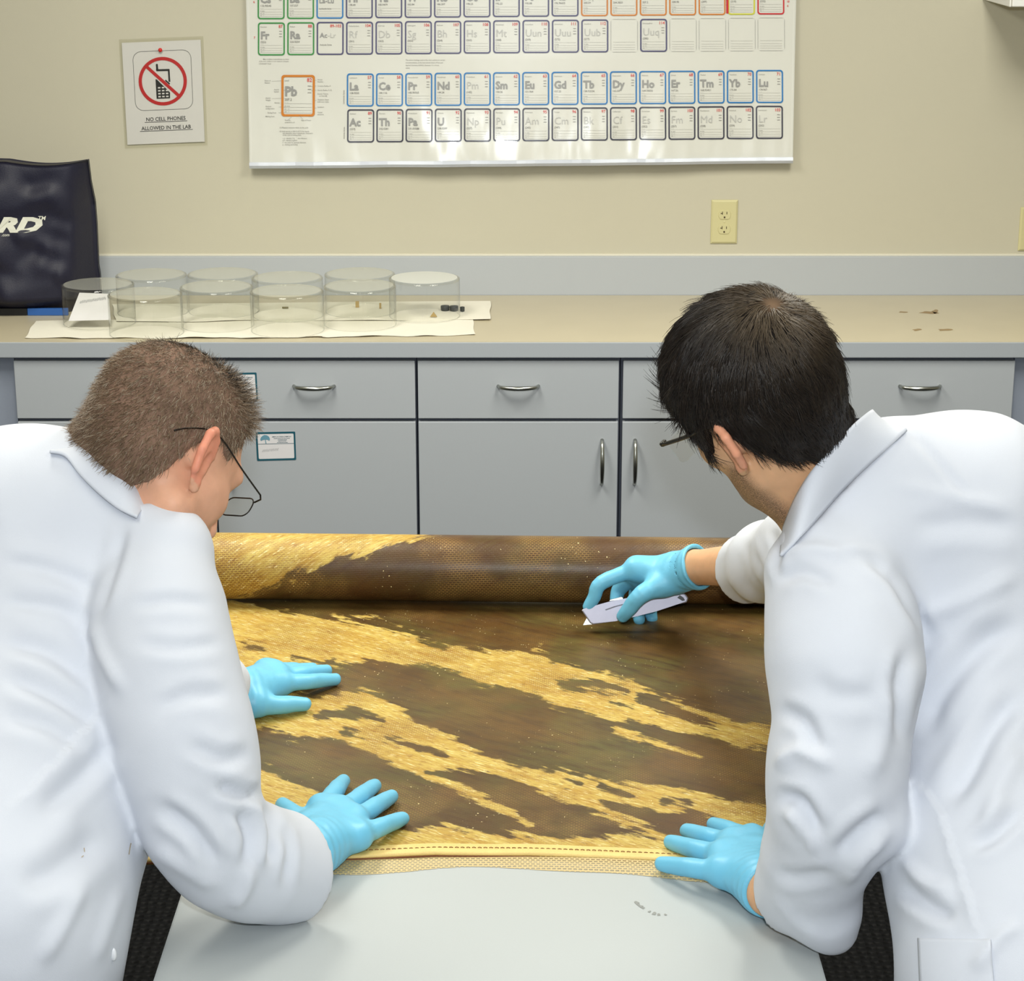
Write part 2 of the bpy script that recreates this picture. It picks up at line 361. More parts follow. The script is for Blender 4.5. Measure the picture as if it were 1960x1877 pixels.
# rail along the lower edge
rp = [PQ(u, 1) for u in np.linspace(0, 1, 60)]
bm = bmesh.new(); rows = []
for p in rp:
    c = ps(p[0], p[1]+1); rows.append([bm.verts.new(Vector(c)+Vector(o)) for o in ((0, -.004, .0085), (0, -.0065, 0), (0, -.004, -.0075), (0, .004, -.0075), (0, .004, .0085))])
for a, b in zip(rows, rows[1:]):
    for j in range(5): bm.faces.new((a[j], a[(j+1) % 5], b[(j+1) % 5], b[j]))
bm.faces.new(rows[0]); bm.faces.new(rows[-1][::-1])
bm_obj('bottom_rail', bm, mat('rail_aluminium', (186, 190, 198), rough=.35, metal=.35), po)
INKCOL = dict(green=(58, 140, 70), blue=(40, 120, 185), purple=(78, 76, 112), orange=(205, 125, 40), teal=(62, 62, 76), yellow=(205, 205, 60), red=(205, 60, 60), thin=(165, 165, 162), num=(215, 75, 70), sym=(152, 152, 150), symlight=(192, 192, 188), fine=(130, 128, 124))
def new_inks(): return {c: Ink() for c in INKCOL}
def flush(name, kind=None):
    global INKS
    V = []; Fc = []; mi = []; used = [c for c in INKCOL if INKS[c].V]
    for q, c in enumerate(used):
        n0 = len(V); V += [ps(a, b, .0024) for a, b in INKS[c].V]; Fc += [tuple(n0+i for i in f) for f in INKS[c].F]; mi += [q]*len(INKS[c].F)
    me = bpy.data.meshes.new(name); me.from_pydata([tuple(map(float, v)) for v in V], [], Fc)
    for c in used: me.materials.append(mat('ink_'+c, INKCOL[c], rough=.3, spec=.5, coat=.6))
    me.polygons.foreach_set('material_index', mi); me.update(); o = link(name, me, None, po)
    if kind: o['kind'] = kind
    INKS = new_inks()
INKS = new_inks()
CELLW, CELLH = 51.5, 63
def cell(x, y, colr, sym, num, mass='', name='', light=False, wpx=CELLW, hpx=CELLH, lw=2.6):
    """x,y top-left in picture units"""
    s = .62 if colr == 'thin' else lw
    INKS[colr].ring(rrect(x, y, x+wpx, y+hpx, 5.5), rrect(x+s, y+s, x+wpx-s, y+hpx-s, 3.6))
    k = hpx/63
    if num: INKS['num'].text(num, x+wpx-4.5*k, y+10.4*k, 5.6*k, .012, align='R', sx=.95)
    if name: INKS['fine'].text(name, x+5*k, y+9.6*k, 2.3*k)
    if sym: INKS['symlight' if light else 'sym'].text(sym, x+5*k, y+31.5*k, 14.0*k, -.002 if light else .034, sx=.94)
    if mass: INKS['fine'].text(mass, x+5*k, y+39*k, 3.5*k, .008)
    if sym and not light or name:
        for q in range(3): INKS['fine'].rect(x+wpx-11*k, y+(16.5+q*5)*k, x+wpx-5.5*k, y+(17.3+q*5)*k)
    if colr != 'purple' or sym:
        for q, yy in enumerate((43.5, 49, 53.5, 57.5)):
            INKS['fine'].rect(x+4.5*k, y+yy*k, x+wpx-5*k, y+(yy+.28)*k)
            if sym:
                INKS['fine'].text(('-.- --', 'iii vwu', 'ov  ii i', 'oo   i')[q], x+5*k, y+(yy-1.0)*k, 2.2*k)
ROW7 = [('Fr', '87', '(223)', 'green', 0), ('Ra', '88', '226.0254', 'green', 0), ('Ac-Lr', '89-103', '', 'purple', 0)] + \
    [(a, str(104+i), b, 'purple', 1) for i, (a, b) in enumerate((('Rf', '(261)'), ('Db', '(262)'), ('Sg', '(263)'), ('Bh', '(264)'), ('Hs', '(265)'), ('Mt', '(268)'), ('Uun', '(269)'), ('Uuu', '(272)'), ('Uub', '(277)')))] + \
    [None, ('Uuq', '114', '(285)', 'purple', 1), None, None, None, None]
NAME7 = 'Francium Radium - Rutherfordium Dubnium Seaborgium Bohrium Hassium Meitnerium Ununnilium Unununium Ununbium - Ununquadium - - - -'.split()
NAME6 = 'Cesium Barium - Hafnium Tantalum Tungsten Rhenium Osmium Iridium Platinum Gold Mercury Thallium Lead Bismuth Polonium Astatine Radon'.split()
ROW6 = [('Cs', '55', '132.90545', 'green'), ('Ba', '56', '137.327', 'green'), ('La-Lu', '57-71', '', 'blue'), ('Hf', '72', '178.49', 'purple'), ('Ta', '73', '180.9479', 'purple'), ('W', '74', '183.84', 'purple'), ('Re', '75', '186.207', 'purple'),
        ('Os', '76', '190.23', 'purple'), ('Ir', '77', '192.22', 'purple'), ('Pt', '78', '195.08', 'purple'), ('Au', '79', '196.96655', 'purple'), ('Hg', '80', '200.59', 'orange'), ('Tl', '81', '204.3833', 'orange'), ('Pb', '82', '207.2', 'orange'), ('Bi', '83', '208.98', 'orange'), ('Po', '84', '(209)', 'orange'), ('At', '85', '(210)', 'yellow'), ('Rn', '86', '(222)', 'red')]
LA = list(zip('La Ce Pr Nd Pm Sm Eu Gd Tb Dy Ho Er Tm Yb Lu'.split(), '138.9055 140.116 140.90765 144.24 (145) 150.36 151.964 157.25 158.92534 162.50 164.93032 167.26 168.93421 173.04 174.967'.split(), 'Lanthanum Cerium Praseodymium Neodymium Promethium Samarium Europium Gadolinium Terbium Dysprosium Holmium Erbium Thulium Ytterbium Lutetium'.split()))
AC = list(zip('Ac Th Pa U Np Pu Am Cm Bk Cf Es Fm Md No Lr'.split(), '(227) 232.0381 231.03588 238.0289 (237) (244) (243) (247) (247) (251) (252) (257) (258) (259) (262)'.split(), 'Actinium Thorium Protactinium Uranium Neptunium Plutonium Americium Curium Berkelium Californium Einsteinium Fermium Mendelevium Nobelium Lawrencium'.split()))
for i in range(18):
    x = 495+i*56.12; dy = -i*.53
    c7 = ROW7[i]
    if c7 is None: cell(x, 42+dy, 'thin', '', '')
    elif c7[0] == 'Ac-Lr':
        cell(x, 42+dy, 'purple', '', '89-103'); INKS['sym'].text('Ac', x+6, 42+dy+30, 9, .02); INKS['symlight'].text('-Lr', x+21, 42+dy+30, 9, 0); INKS['fine'].text('Actinide Series', x+6, 42+dy+45, 2.8, .01, sx=.95)
    else: cell(x, 42+dy, c7[3], c7[0], c7[1], c7[2], NAME7[i], bool(c7[4]))
    flush('element_cell'); c6 = ROW6[i]; x6 = x-.6
    if c6[0] == 'La-Lu':
        cell(x6, -27+dy, 'blue', '', '57-71'); INKS['sym'].text('La-Lu', x6+5, -27+dy+33, 9, .02); INKS['fine'].text('Lanthanide Series', x6+5, -27+dy+45, 2.6, .01, sx=.9)
    else: cell(x6, -27+dy, c6[3], c6[0], c6[1], c6[2], NAME6[i])
    flush('element_cell'); cell(x6-.6, -97+dy, 'green' if i < 2 else 'purple' if i < 12 else 'orange', '', str(37+i)); flush('element_cell')
for i in range(15):
    x = 665+i*55.75; dy = -i*.47
    cell(x, 139+dy, 'blue', LA[i][0], str(57+i), LA[i][1], LA[i][2], i == 4); flush('element_cell')
    cell(x+1-.3*i*.4, 207+dy, 'teal', AC[i][0], str(89+i), AC[i][1], AC[i][2], i >= 4); flush('element_cell')
cell(540, 142, 'orange', 'Pb', '82', '207.2', 'Lead', False, 64, 79, 4.2); flush('element_cell')
fi = INKS['fine']
for (x, y, s, h) in ((505, 113, 'Mass numbers in parentheses are those', 2.2), (497, 117, 'of the most stable or most common isotopes.', 2.2), (497, 121.5, '† Estimated Values', 2.2),
        (777, 114.5, 'The column headings used on this chart conform to current', 2.2), (777, 119.5, 'recommendations of the International Union of Pure and', 2.2), (777, 124.5, 'Applied Chemistry (IUPAC). Elements 111-114 are', 2.2), (777, 129.5, 'names.', 2.2),
        (537, 243, '(1) Physical constants taken on the solid.', 2.4), (537, 250, '(2) Solid density at 300 K (27°C) for liquids', 2.3), (543, 253.5, 'and elements; value in grams per centimetre', 2.3), (543, 257, 'of the solid at boiling point.', 2.3),
        (543, 263, 's, p - density (°C)   °  see reference', 2.3), (543, 267, 'd, f - density in g/litre', 2.3), (543, 271, 'f - see notes for gaseous elements', 2.3), (543, 275, 'g - melting and boiling', 2.3),
        (508, 154, 'Name of', 2.3), (508, 158, 'Element', 2.3), (526, 171, 'Atomic', 2.3), (526, 175, 'Symbol', 2.3), (510, 187, 'Atomic', 2.3), (510, 191, 'Weight', 2.3), (527, 196, 'Density', 2.3), (510, 203, 'Electron', 2.3), (510, 207, 'configuration', 2.3), (514, 215, 'Boiling Point', 2.3), (510, 222, 'Melting Point', 2.3),
        (609, 152, 'Atomic', 2.3), (609, 156, 'Number', 2.3), (609, 164, 'Covalent Radius, Å', 2.3), (609, 172, 'Atomic Radius, Å (7)', 2.3), (609, 179, 'Atomic Volume', 2.3), (612, 183, 'cm³/mol (8)', 2.3), (609, 190, 'Oxidation States', 2.3), (609, 194, 'bold most stable', 2.3), (609, 204, 'Ionization', 2.3), (609, 214, 'Crystal', 2.3), (609, 218, 'structure', 2.3),
        (547, 229, 'First Ion', 2.3), (578, 229, 'Heat of Fusion', 2.3), (547, 233, 'potential in eV', 2.3)):
    fi.text(s, x, y, h, .004, sx=.98)
for a, b in (((522, 154), (542, 153)), ((540, 171), (548, 171)), ((522, 187), (545, 186)), ((600, 153), (607, 152)), ((597, 164), (607, 163)), ((597, 172), (607, 171)), ((600, 192), (607, 190)), ((600, 207), (607, 204)), ((560, 222), (552, 228)), ((574, 218), (582, 227)), ((535, 203), (548, 203)), ((535, 214), (546, 213))): fi.line(a, b, .35)
fi.text('Lanthanide Series', 660.5, 197, 2.6, .008, ang=-math.pi/2); fi.text('Actinide Series', 661.5, 263, 2.6, .008, ang=-math.pi/2)
INKS['num'].text('7', 487, 73, 4.2, .01); INKS['num'].text('6', 486, 5, 4.2, .01); INKS['num'].text('18', 1504, 4, 4, .01); INKS['num'].text('6', 1505, 12, 4, .01)
INKS['red'].rect(1389, -30, 1393.5, 25)
flush('fine_print', 'stuff')
# ================================================================== labels stuck on the cabinets
INKT = mat('sticker_teal', (26, 86, 102), rough=.5); INKT2 = mat('sticker_teal_light', (104, 152, 172), rough=.5)
def sticker(label, corners, yoff=.0192):
    q = quad_map(corners); c = q(.5, .5); t = empty('label_sticker', onY(c[0], c[1], YF-yoff), label, 'label')
    def S(d): return lambda u, v: onY(*q(u/76, v/55), YF-yoff-d)
    k = Ink(); k.poly(rrect(0, 0, 76, 55, 2)); 
    f0 = S(.0002)(0, 0)
    bmv = [S(.0003)(*p) for p in k.V]; bmb = [S(0)(*p) for p in k.V]; n = len(bmv)
    mesh('card', bmv+bmb, [tuple(range(n)), tuple(range(2*n-1, n-1, -1))]+[(i, i+n, (i+1) % n+n, (i+1) % n) for i in range(n)], PA, t)
    k = Ink(); k.ring(rrect(0, 0, 76, 55, 2), rrect(3.6, 3.8, 72.6, 51.4, 2)); k.rect(3.6, 22.6, 72.6, 23.4)
    k.build('border', INKT, S(.0006), t)
    k = Ink(); k.poly([(8.6, 15.5), (8.8, 12.5), (10.5, 9.5), (13.5, 7), (17, 5.6), (21, 6.2), (24.5, 8.2), (26.6, 11.5), (26.8, 15.5), (25, 17), (23.4, 15.2), (19.5, 14.6), (16.5, 14.6), (12.5, 15.4), (10.6, 17)])
    k.poly([(17.2, 14.6), (18.6, 14.6), (20, 22), (18.2, 22)]); k.build('tree_emblem', INKT2, S(.0007), t)
    k = Ink(); k.text('AMERICAN GREEN CHEMICALS', 49.5, 10.4, 1.9, .012, align='C', sx=.98)
    for i, wd in enumerate((30, 15, 14, 18)):              # lines too small to read: broken strokes
        x = 49.5-wd/2
        while x < 49.5+wd/2: dx = 1.2+1.6*random.random(); k.rect(x, 12.4+2.6*i, x+dx, 13.3+2.6*i); x += dx+.5
    k.build('address_print', INKT, S(.0007), t)
    k = Ink(); P = [(11, 34)]
    P = [(11+i*.62, 36+2.4*math.sin(i*1.35)*(1 if i % 7 else .3)-i*.045) for i in range(52)]
    for a, b in zip(P, P[1:]): k.line(a, b, .28)
    k.build('handwriting', INKG, S(.0008), t); return t
sticker('teal-bordered white label with tree emblem on the cabinet door', [(489, 827), (565, 825.5), (567, 880), (492, 882)])
sticker('teal-edged white label on the drawer, half hidden behind the cropped head', [(417, 714), (491, 712.5), (494, 767), (420, 769)])
# ================================================================== navy bag on the counter
M_bag = mat('navy_nylon', (28, 28, 46), rough=.5, spec=.35, noise=.15, nscale=8, bump=.2, bscale=300)
bag_y = 5.30
def bagpt(px, py, y=None): return onY(px, py, bag_y if y is None else y)
bg = empty('nylon_bag', bagpt(20, 600), 'dark navy nylon bag with white lettering standing on the counter', 'bag')
nu, nv = 60, 50; V = []
for side in (0, 1):
    for i in range(nu):
        for j in range(nv):
            u, v = i/(nu-1), j/(nv-1)
            top = 306+7*math.sin(math.pi*min(1, max(0, (u-.6)/.4)))-4*math.sin(5*u)*(1-u)
            rx = np.interp(v, [0, .15, .45, .72, .78, 1], [168, 168, 174, 177, 180, 183]); lx = -210-8*v
            px = lx+(rx-lx)*u; py = top+v*(601-top)
            e = math.sin(math.pi*u)**.6*(.030+.055*v**.7)
            e *= 1-.85*max(0., min(1., (v-.88)/.1))
            wr = .030*(vnoise2(u*5+v*2.2, v*4-u*2, 3)-.5)+.016*(vnoise2(u*12-v*5, v*9+u*4, 8)-.5)
            gus = max(0., min(1., (px-128-6*math.sin(3*v))/46)); gus = gus*gus*(3-2*gus)
            fade = min(1., 7*(1-u))*min(1., 6*v+.15)*min(1., 12*(1-v)+.25)
            p = bagpt(px, py)
            p[1] += (-e-.006+wr*fade+.085*gus*min(1, 3*v+.1)+.010*math.exp(-((px-134)/5)**2)*v) if side == 0 else .010+.085*gus*min(1, 3*v+.1)+.5*e
            p[2] = max(p[2], ZC+.0008); V.append(p)
f = grid_faces(nu, nv); n = nu*nv; Fc = [tuple(x[::-1]) for x in f]+[tuple(x+n) for x in f]
edge = [i*nv for i in range(nu)]+[(nu-1)*nv+j for j in range(1, nv)]+[i*nv+nv-1 for i in range(nu-2, -1, -1)]+[j for j in range(nv-2, 0, -1)]
for i in range(len(edge)): a, b = edge[i], edge[(i+1) % len(edge)]; Fc.append((a, b, b+n, a+n))
bag_body = mesh('bag_body', V, Fc, M_bag, bg, True)
from mathutils.bvhtree import BVHTree
bvh = BVHTree.FromPolygons([tuple(map(float, v)) for v in V], [tuple(map(int, q)) for q in Fc])
def on_bvh(b, d=.0012):
    def fn(px, py):
        r = ray(px, py); h = b.ray_cast(Vector((0, 0, CZ)), Vector(r/np.linalg.norm(r)))
        p = np.array(h[0]) if h[0] is not None else onY(px, py, bag_y-.08)
        return p-r/np.linalg.norm(r)*d
    return fn
k = Ink(); k.text('ARD', 74, 443, 26, .06, .32, align='R', sx=1.62); k.text('TM', 72, 421, 7.5, .02, .2); k.text('.com', 18, 452, 5.5, .01, .25, align='R')
k.build('lettering', mat('ink_cream', (214, 214, 200), rough=.6), on_bvh(bvh), bg)
# base strip: black and blue trim
for nm, a, b, c in (('black_base_trim', -215, 56, (12, 13, 16)), ('blue_base_trim', 57, 134, (44, 96, 170))):
    P0, P1 = onZ(a, 599.5, ZC+.001), onZ(b, 599.5, ZC+.001)
    box(nm, P0[0], P1[0], 5.252, 5.262, ZC+.0005, ZC+.0185, mat(nm, c, rough=.5), bg, .001)
# ================================================================== paper towels and dishes
M_towel = mat('paper_towel', (236, 232, 218), rough=.9, noise=.02, nscale=60, bump=.3, bscale=500)
def towel(label, pts, z, n=26, seed=0):
    c = np.mean([onZ(p[0], p[1], z) for p in pts], axis=0); q = quad_map(pts); V = []; rr = np.random.default_rng(seed)
    ph = rr.random(6)*6
    for lay in (.0, .0007):
        for i in range(n):
            for j in range(n):
                u, v = i/(n-1), j/(n-1); ee = .6*math.sin(11*u+ph[0])+.5*math.sin(23*u+ph[1]); p = q(u, v); p = (p[0]+ (1.2*math.sin(9*v+ph[2]) if i in (0, n-1) else 0), p[1]+(ee if j == n-1 else 0))
                P = onZ(p[0], p[1], z); P[2] += .0012+.0010*math.sin(6*u+ph[3])*math.sin(5*v+ph[4])+lay+(.0022*max(0, math.sin(17*u+ph[5])) if j == n-1 else 0); V.append(P)
    f = grid_faces(n, n); m = n*n; Fc = [tuple(x) for x in f]+[tuple(x[::-1]+m) for x in f]
    edge = [i*n for i in range(n)]+[(n-1)*n+j for j in range(1, n)]+[i*n+n-1 for i in range(n-2, -1, -1)]+[j for j in range(n-2, 0, -1)]
    for i in range(len(edge)): a, b = edge[i], edge[(i+1) % len(edge)]; Fc.append((a, b, b+m, a+m))
    o = mesh('paper_towel', V, Fc, M_towel); bm = bmesh.new(); bm.from_mesh(o.data); bmesh.ops.recalc_face_normals(bm, faces=bm.faces); bm.to_mesh(o.data); bm.free()
    return tag(o, label, 'paper towel', 'paper towels under the dishes')
towel('white paper towel at the left end under the glass dishes, nearest the bag', [(68, 615), (330, 612), (318, 648), (48, 648)], ZC+.0004, seed=1)
towel('white paper towel under the middle glass dishes', [(325, 614), (600, 612), (622, 646), (312, 648)], ZC+.0012, seed=2)
towel('white paper towel at the right end of the front row of dishes', [(596, 608), (904, 606), (909, 642), (616, 646)], ZC+.0004, seed=3)
towel('white paper towel under the back row of dishes, reaching farthest right', [(215, 583), (939, 577), (938, 612), (222, 617)], ZC+.0024, seed=4)
M_glass = glassy('dish_glass', (.984, .988, .978), 1.46, .04); M_glass_top = glassy('dish_glass_base', (.96, .965, .92), 1.5, .08, .2); M_frost = glassy('dish_frosted', (.85, .87, .92), 1.5, .3, .55)
def lathe(prof, c, n=64):
    V = []; Fc = []
    for r, z in prof:
        for j in range(n): t = 2*math.pi*j/n; V.append((c[0]+r*math.cos(t), c[1]+r*math.sin(t), c[2]+z))
    for i in range(len(prof)-1):
        for j in range(n): Fc.append((i*n+j, i*n+(j+1) % n, (i+1)*n+(j+1) % n, (i+1)*n+j))
    return V, Fc
ZD = ZC+.0050; RD, HD = .0900, .099
def dish(px, py, label, r=RD, h=HD, top=None):
    c = onZ(px, py, ZD); t = empty('glass_dish', c, label, 'glass dish', 'upturned glass dishes on the counter')
    V, Fc = lathe([(r-.0025, 0), (r+.0005, .0), (r+.0008, .002), (r, .004), (r, h-.008), (r-.002, h-.003), (r-.006, h-.0005)], c); mesh('wall', V, Fc, M_glass, t, True)
    V, Fc = lathe([(r-.0062, h-.0005), (r-.03, h+.0006), (.0001, h+.0010)], c); mesh('base_disc', V, Fc, top or M_glass_top, t, True)
    P = [(c[0]+(r-.0015)*math.cos(a), c[1]+(r-.0015)*math.sin(a), c[2]+h-.004) for a in np.linspace(0, 2*math.pi, 49)]
    V, Fc = tube(P, .0022, 6, False); mesh('rim_bead', V, Fc, M_glass, t, True); return c
DISH = [(191, 617, 'upturned glass dish beside the bag with the handwritten card inside'), (281, 637, 'upturned glass dish second from left in the front row'), (417, 622, 'upturned glass dish third from left in the front row'),
        (551, 631, 'upturned glass dish fourth from left in the front row, rim nearest the counter edge'), (690, 620, 'upturned glass dish fifth from left in the front row, tan strips inside'), (813, 604, 'upturned glass dish at the right end with frosted top beside the dark stoppers'),
        (293, 597, 'upturned glass dish leftmost in the back row'), (429, 595, 'upturned glass dish second in the back row'), (552, 603, 'upturned glass dish third in the back row'), (690, 595, 'upturned glass dish rightmost in the back row')]
DC = [dish(a, b, l, top=M_frost if i == 5 else None) for i, (a, b, l) in enumerate(DISH)]
# folded card in the left dish
c = DC[0]; Q4 = quad_map([(152, 560), (208, 562), (212, 612), (131, 614)])
V = []
for lay in (0, .0006):
    for i in range(8):
        for j in range(8):
            p = Q4(i/7, j/7); y = c[1]-.005-(.05)*(j/7)**1.3; V.append(onY(p[0], p[1], y)+np.array([0, -lay, 0]))
f = grid_faces(8, 8); cd = mesh('note_card', V, [tuple(x) for x in f]+[tuple(x[::-1]+64) for x in f], PA); tag(cd, 'white handwritten note card leaning inside the left glass dish', 'card')
for v in cd.data.vertices: v.co.z = max(v.co.z, ZD+.0012)
k = Ink(); P = [(153+i*.9, 578-i*.14+3*math.sin(i*1.9)) for i in range(56)]
for a, b in zip(P, P[1:]): k.line(a, b, .5)
k.build('handwriting', INKG, lambda a, b: onY(a, b, c[1]-.005-.05*(min(1, max(0, (b-561)/52)))**1.3-.0014), cd)
M_stop = mat('dark_rubber', (62, 66, 68), rough=.45)
for i, (px, py, r, l) in enumerate(((852, 594, .0115, 'dark rubber stopper left of the pair beside the frosted dish'), (869, 594.5, .0115, 'dark rubber stopper right of the pair beside the frosted dish'), (885, 596, .006, 'small dark block at the right of the stoppers by the frosted dish'))):
    c = onZ(px, py, ZC+.0046); V, Fc = lathe([(.0001, 0), (r*.86, 0), (r*.95, .002), (r, .010), (r*.96, .0125), (.0001, .013)], c, 20 if i < 2 else 4); o = mesh('rubber_stopper', V, Fc, M_stop, None, i < 2); tag(o, l, 'stopper')
M_tan = mat('tan_specimen', (176, 150, 98), rough=.7)
def chip(px, py, w_, h_, l, m=M_tan, tri=False):
    c = onZ(px, py, ZD+.0006); n = 3 if tri else 4; P = [(-w_/2, 0), (w_/2, 0), (0, h_)] if tri else [(-w_/2, 0), (w_/2, 0), (w_/2, h_), (-w_/2, h_)]
    V = [(c[0]+a, c[1]-.002, c[2]+b) for a, b in P]+[(c[0]+a, c[1]+.002, c[2]+b) for a, b in P]
    tag(mesh('specimen_chip', V, [tuple(range(n)), tuple(range(2*n-1, n-1, -1))]+[(i, i+n, (i+1) % n+n, (i+1) % n) for i in range(n)], m), l, 'specimen')
chip(830, 606, .018, .0125, 'small tan triangular chip inside the frosted glass dish', tri=True)
chip(684, 588, .009, .016, 'upright tan strip inside the fifth glass dish', M_tan)
chip(728, 590, .005, .014, 'thin tan strip at the right inside the fifth glass dish', M_tan)
chip(546, 590, .016, .004, 'flat dark flake inside the fourth glass dish', mat('olive_flake', (120, 112, 80), rough=.7))
# ================================================================== table
M_tbl = mat('table_laminate', (178, 183, 183), rough=.5, spec=.35, noise=.03, nscale=500)
TX0 = onZ(292, 1877, ZT)[0]; TX1 = onZ(1583, 1877, ZT)[0]
tb = empty('work_table', ((TX0+TX1)/2, 2.7, 0), 'long white laminate work table between the two men', 'table')
box('tabletop', TX0, TX1, 1.72, 3.66, ZT-.03, ZT, M_tbl, tb, .003)
M_leg = mat('table_leg_steel', (60, 62, 66), rough=.5, metal=.3)
for yy in (1.95, 3.4):
    box('foot', TX0+.06, TX1-.06, yy-.025, yy+.025, 0.001, .035, M_leg, tb, .004)
    box('leg', (TX0+TX1)/2-.03, (TX0+TX1)/2+.03, yy-.02, yy+.02, .034, ZT-.03, M_leg, tb, .003)
M_smud = mat('grey_smudge', (138, 140, 136), rough=.6, noise=.2, nscale=300)
for i, (px, py, r) in enumerate(((1219, 1727, 5), (1227, 1734, 4), (1231, 1737, 3), (1243, 1744, 3), (1252, 1748, 5), (1261, 1750, 4), (1274, 1750, 3), (1222, 1731, 3))):
    P = [onZ(px+r*math.cos(t)*(1+.3*math.sin(2*t+i)), py+.55*r*math.sin(t)*(1+.3*math.cos(3*t+i)), ZT+.0004) for t in np.linspace(0, 2*math.pi, 12, endpoint=False)]
    mesh('smudge', P, [tuple(range(11, -1, -1))], M_smud, tb)
mesh('tape_strip', [onZ(a, b, ZT+.0005) for a, b in ((347, 1692), (372, 1690), (430, 1733), (420, 1738))], [(3, 2, 1, 0)], mat('yellow_tape', (214, 205, 150), rough=.5), tb)
# ================================================================== painting
ZP = ZT+.0052
PX0, PX1 = -.535, .468
def sdpoly(P, poly):
    """signed distance (positive inside) of points Nx2 to polygon"""
    poly = np.asarray(poly, float); d = np.full(len(P), 1e9); ins = np.zeros(len(P), bool); n = len(poly)
    for i in range(n):
        a, b = poly[i], poly[(i+1) % n]; e = b-a; w_ = P-a; t = np.clip((w_@e)/(e@e+1e-9), 0, 1); q = w_-t[:, None]*e; d = np.minimum(d, (q**2).sum(1))
        c1 = (a[1] > P[:, 1]) != (b[1] > P[:, 1]); xx = (b[0]-a[0])*(P[:, 1]-a[1])/(b[1]-a[1]+1e-12)+a[0]; ins ^= c1 & (P[:, 0] < xx)
    d = np.sqrt(d); return np.where(ins, d, -d)
def sdline(P, pl, wd):
    """stroke with per-point half width"""
    pl = np.asarray(pl, float); out = np.full(len(P), -1e9); wd = np.broadcast_to(wd, (len(pl),))
    for i in range(len(pl)-1):
        a, b = pl[i], pl[i+1]; e = b-a; w_ = P-a; t = np.clip((w_@e)/(e@e+1e-9), 0, 1); q = w_-t[:, None]*e
        out = np.maximum(out, wd[i]+(wd[i+1]-wd[i])*t-np.sqrt((q**2).sum(1)))
    return out
GOLD = [
 [(200, 1100), (430, 1148), (520, 1165), (640, 1185), (760, 1208), (850, 1236), (920, 1245), (1010, 1250), (1090, 1272), (1170, 1292), (1230, 1312), (1300, 1342), (1400, 1380), (1490, 1388), (1600, 1400), (1600, 1440), (1490, 1432), (1420, 1428), (1340, 1402), (1270, 1398), (1200, 1380), (1120, 1362), (1060, 1350), (1030, 1330), (980, 1316), (920, 1310), (880, 1290), (840, 1275), (740, 1265), (640, 1270), (550, 1274), (450, 1290), (200, 1300)],
 [(200, 1290), (450, 1290), (600, 1332), (700, 1320), (755, 1342), (790, 1380), (850, 1402), (920, 1440), (1000, 1470), (1080, 1478), (1200, 1500), (1300, 1508), (1400, 1533), (1480, 1542), (1600, 1560), (1600, 1600), (1450, 1605), (1390, 1570), (1330, 1555), (1250, 1550), (1180, 1532), (1150, 1535), (1210, 1568), (1290, 1600), (1330, 1640), (1270, 1610), (1180, 1575), (1120, 1545), (1040, 1520), (960, 1485), (880, 1470), (820, 1478), (900, 1508), (960, 1540), (1020, 1578), (1010, 1582), (940, 1545), (860, 1510), (780, 1478), (700, 1436), (640, 1416), (570, 1412), (500, 1398), (200, 1380)],
 [(200, 1400), (480, 1455), (560, 1500), (640, 1535), (700, 1575), (780, 1590), (860, 1578), (900, 1592), (1000, 1596), (1150, 1602), (1280, 1608), (1600, 1612), (1800, 1760), (100, 1760)],
]
GSTROKE = [([(1180, 1395), (1250, 1422), (1340, 1448)], [8, 6, 2]), ([(1040, 1262), (1020, 1245), (1035, 1236)], [8, 5, 2]), ([(640, 1178), (720, 1180), (790, 1205)], [2, 2, 1])]
DARK = [([(1075, 1310), (1130, 1308), (1200, 1322)], [8, 13, 4]), ([(1228, 1335), (1290, 1358), (1370, 1392)], [12, 14, 4]), ([(1205, 1385), (1260, 1400), (1320, 1420)], [8, 10, 3]), ([(640, 1300), (680, 1292)], [26, 24]),
        ([(610, 1372), (680, 1362), (730, 1378)], [7, 12, 4]), ([(600, 1275), (640, 1266)], [5, 3]), ([(560, 1262), (615, 1275)], [3, 3]), ([(740, 1412), (790, 1428), (850, 1440)], [5, 6, 3]), ([(1170, 1345), (1210, 1352)], [4, 5]), ([(1270, 1325), (1300, 1338)], [6, 4]), ([(1150, 1505), (1200, 1520)], [4, 5]), ([(1270, 1530), (1320, 1535)], [6, 5]), ([(1060, 1495), (1110, 1500)], [3, 4]), ([(505, 1393), (540, 1398)], [6, 5]), ([(660, 1400), (690, 1405)], [5, 3]), ([(470, 1235), (500, 1242)], [3, 2])]
def flat_gold(P):
    g = np.max([sdpoly(P, p) for p in GOLD]+[sdline(P, a, b) for a, b in GSTROKE], axis=0)
    for a, b in DARK: g = np.minimum(g, -sdline(P, a, b))
    return g
RGOLD = [[(-100, 950), (412, 1000), (860, 1010), (800, 1034), (740, 1046), (690, 1062), (640, 1068), (600, 1088), (550, 1100), (560, 1112), (500, 1128), (440, 1150), (400, 1170), (-100, 1200)]]
def roll_gold(P):
    return np.max([sdpoly(P, p) for p in RGOLD], axis=0)
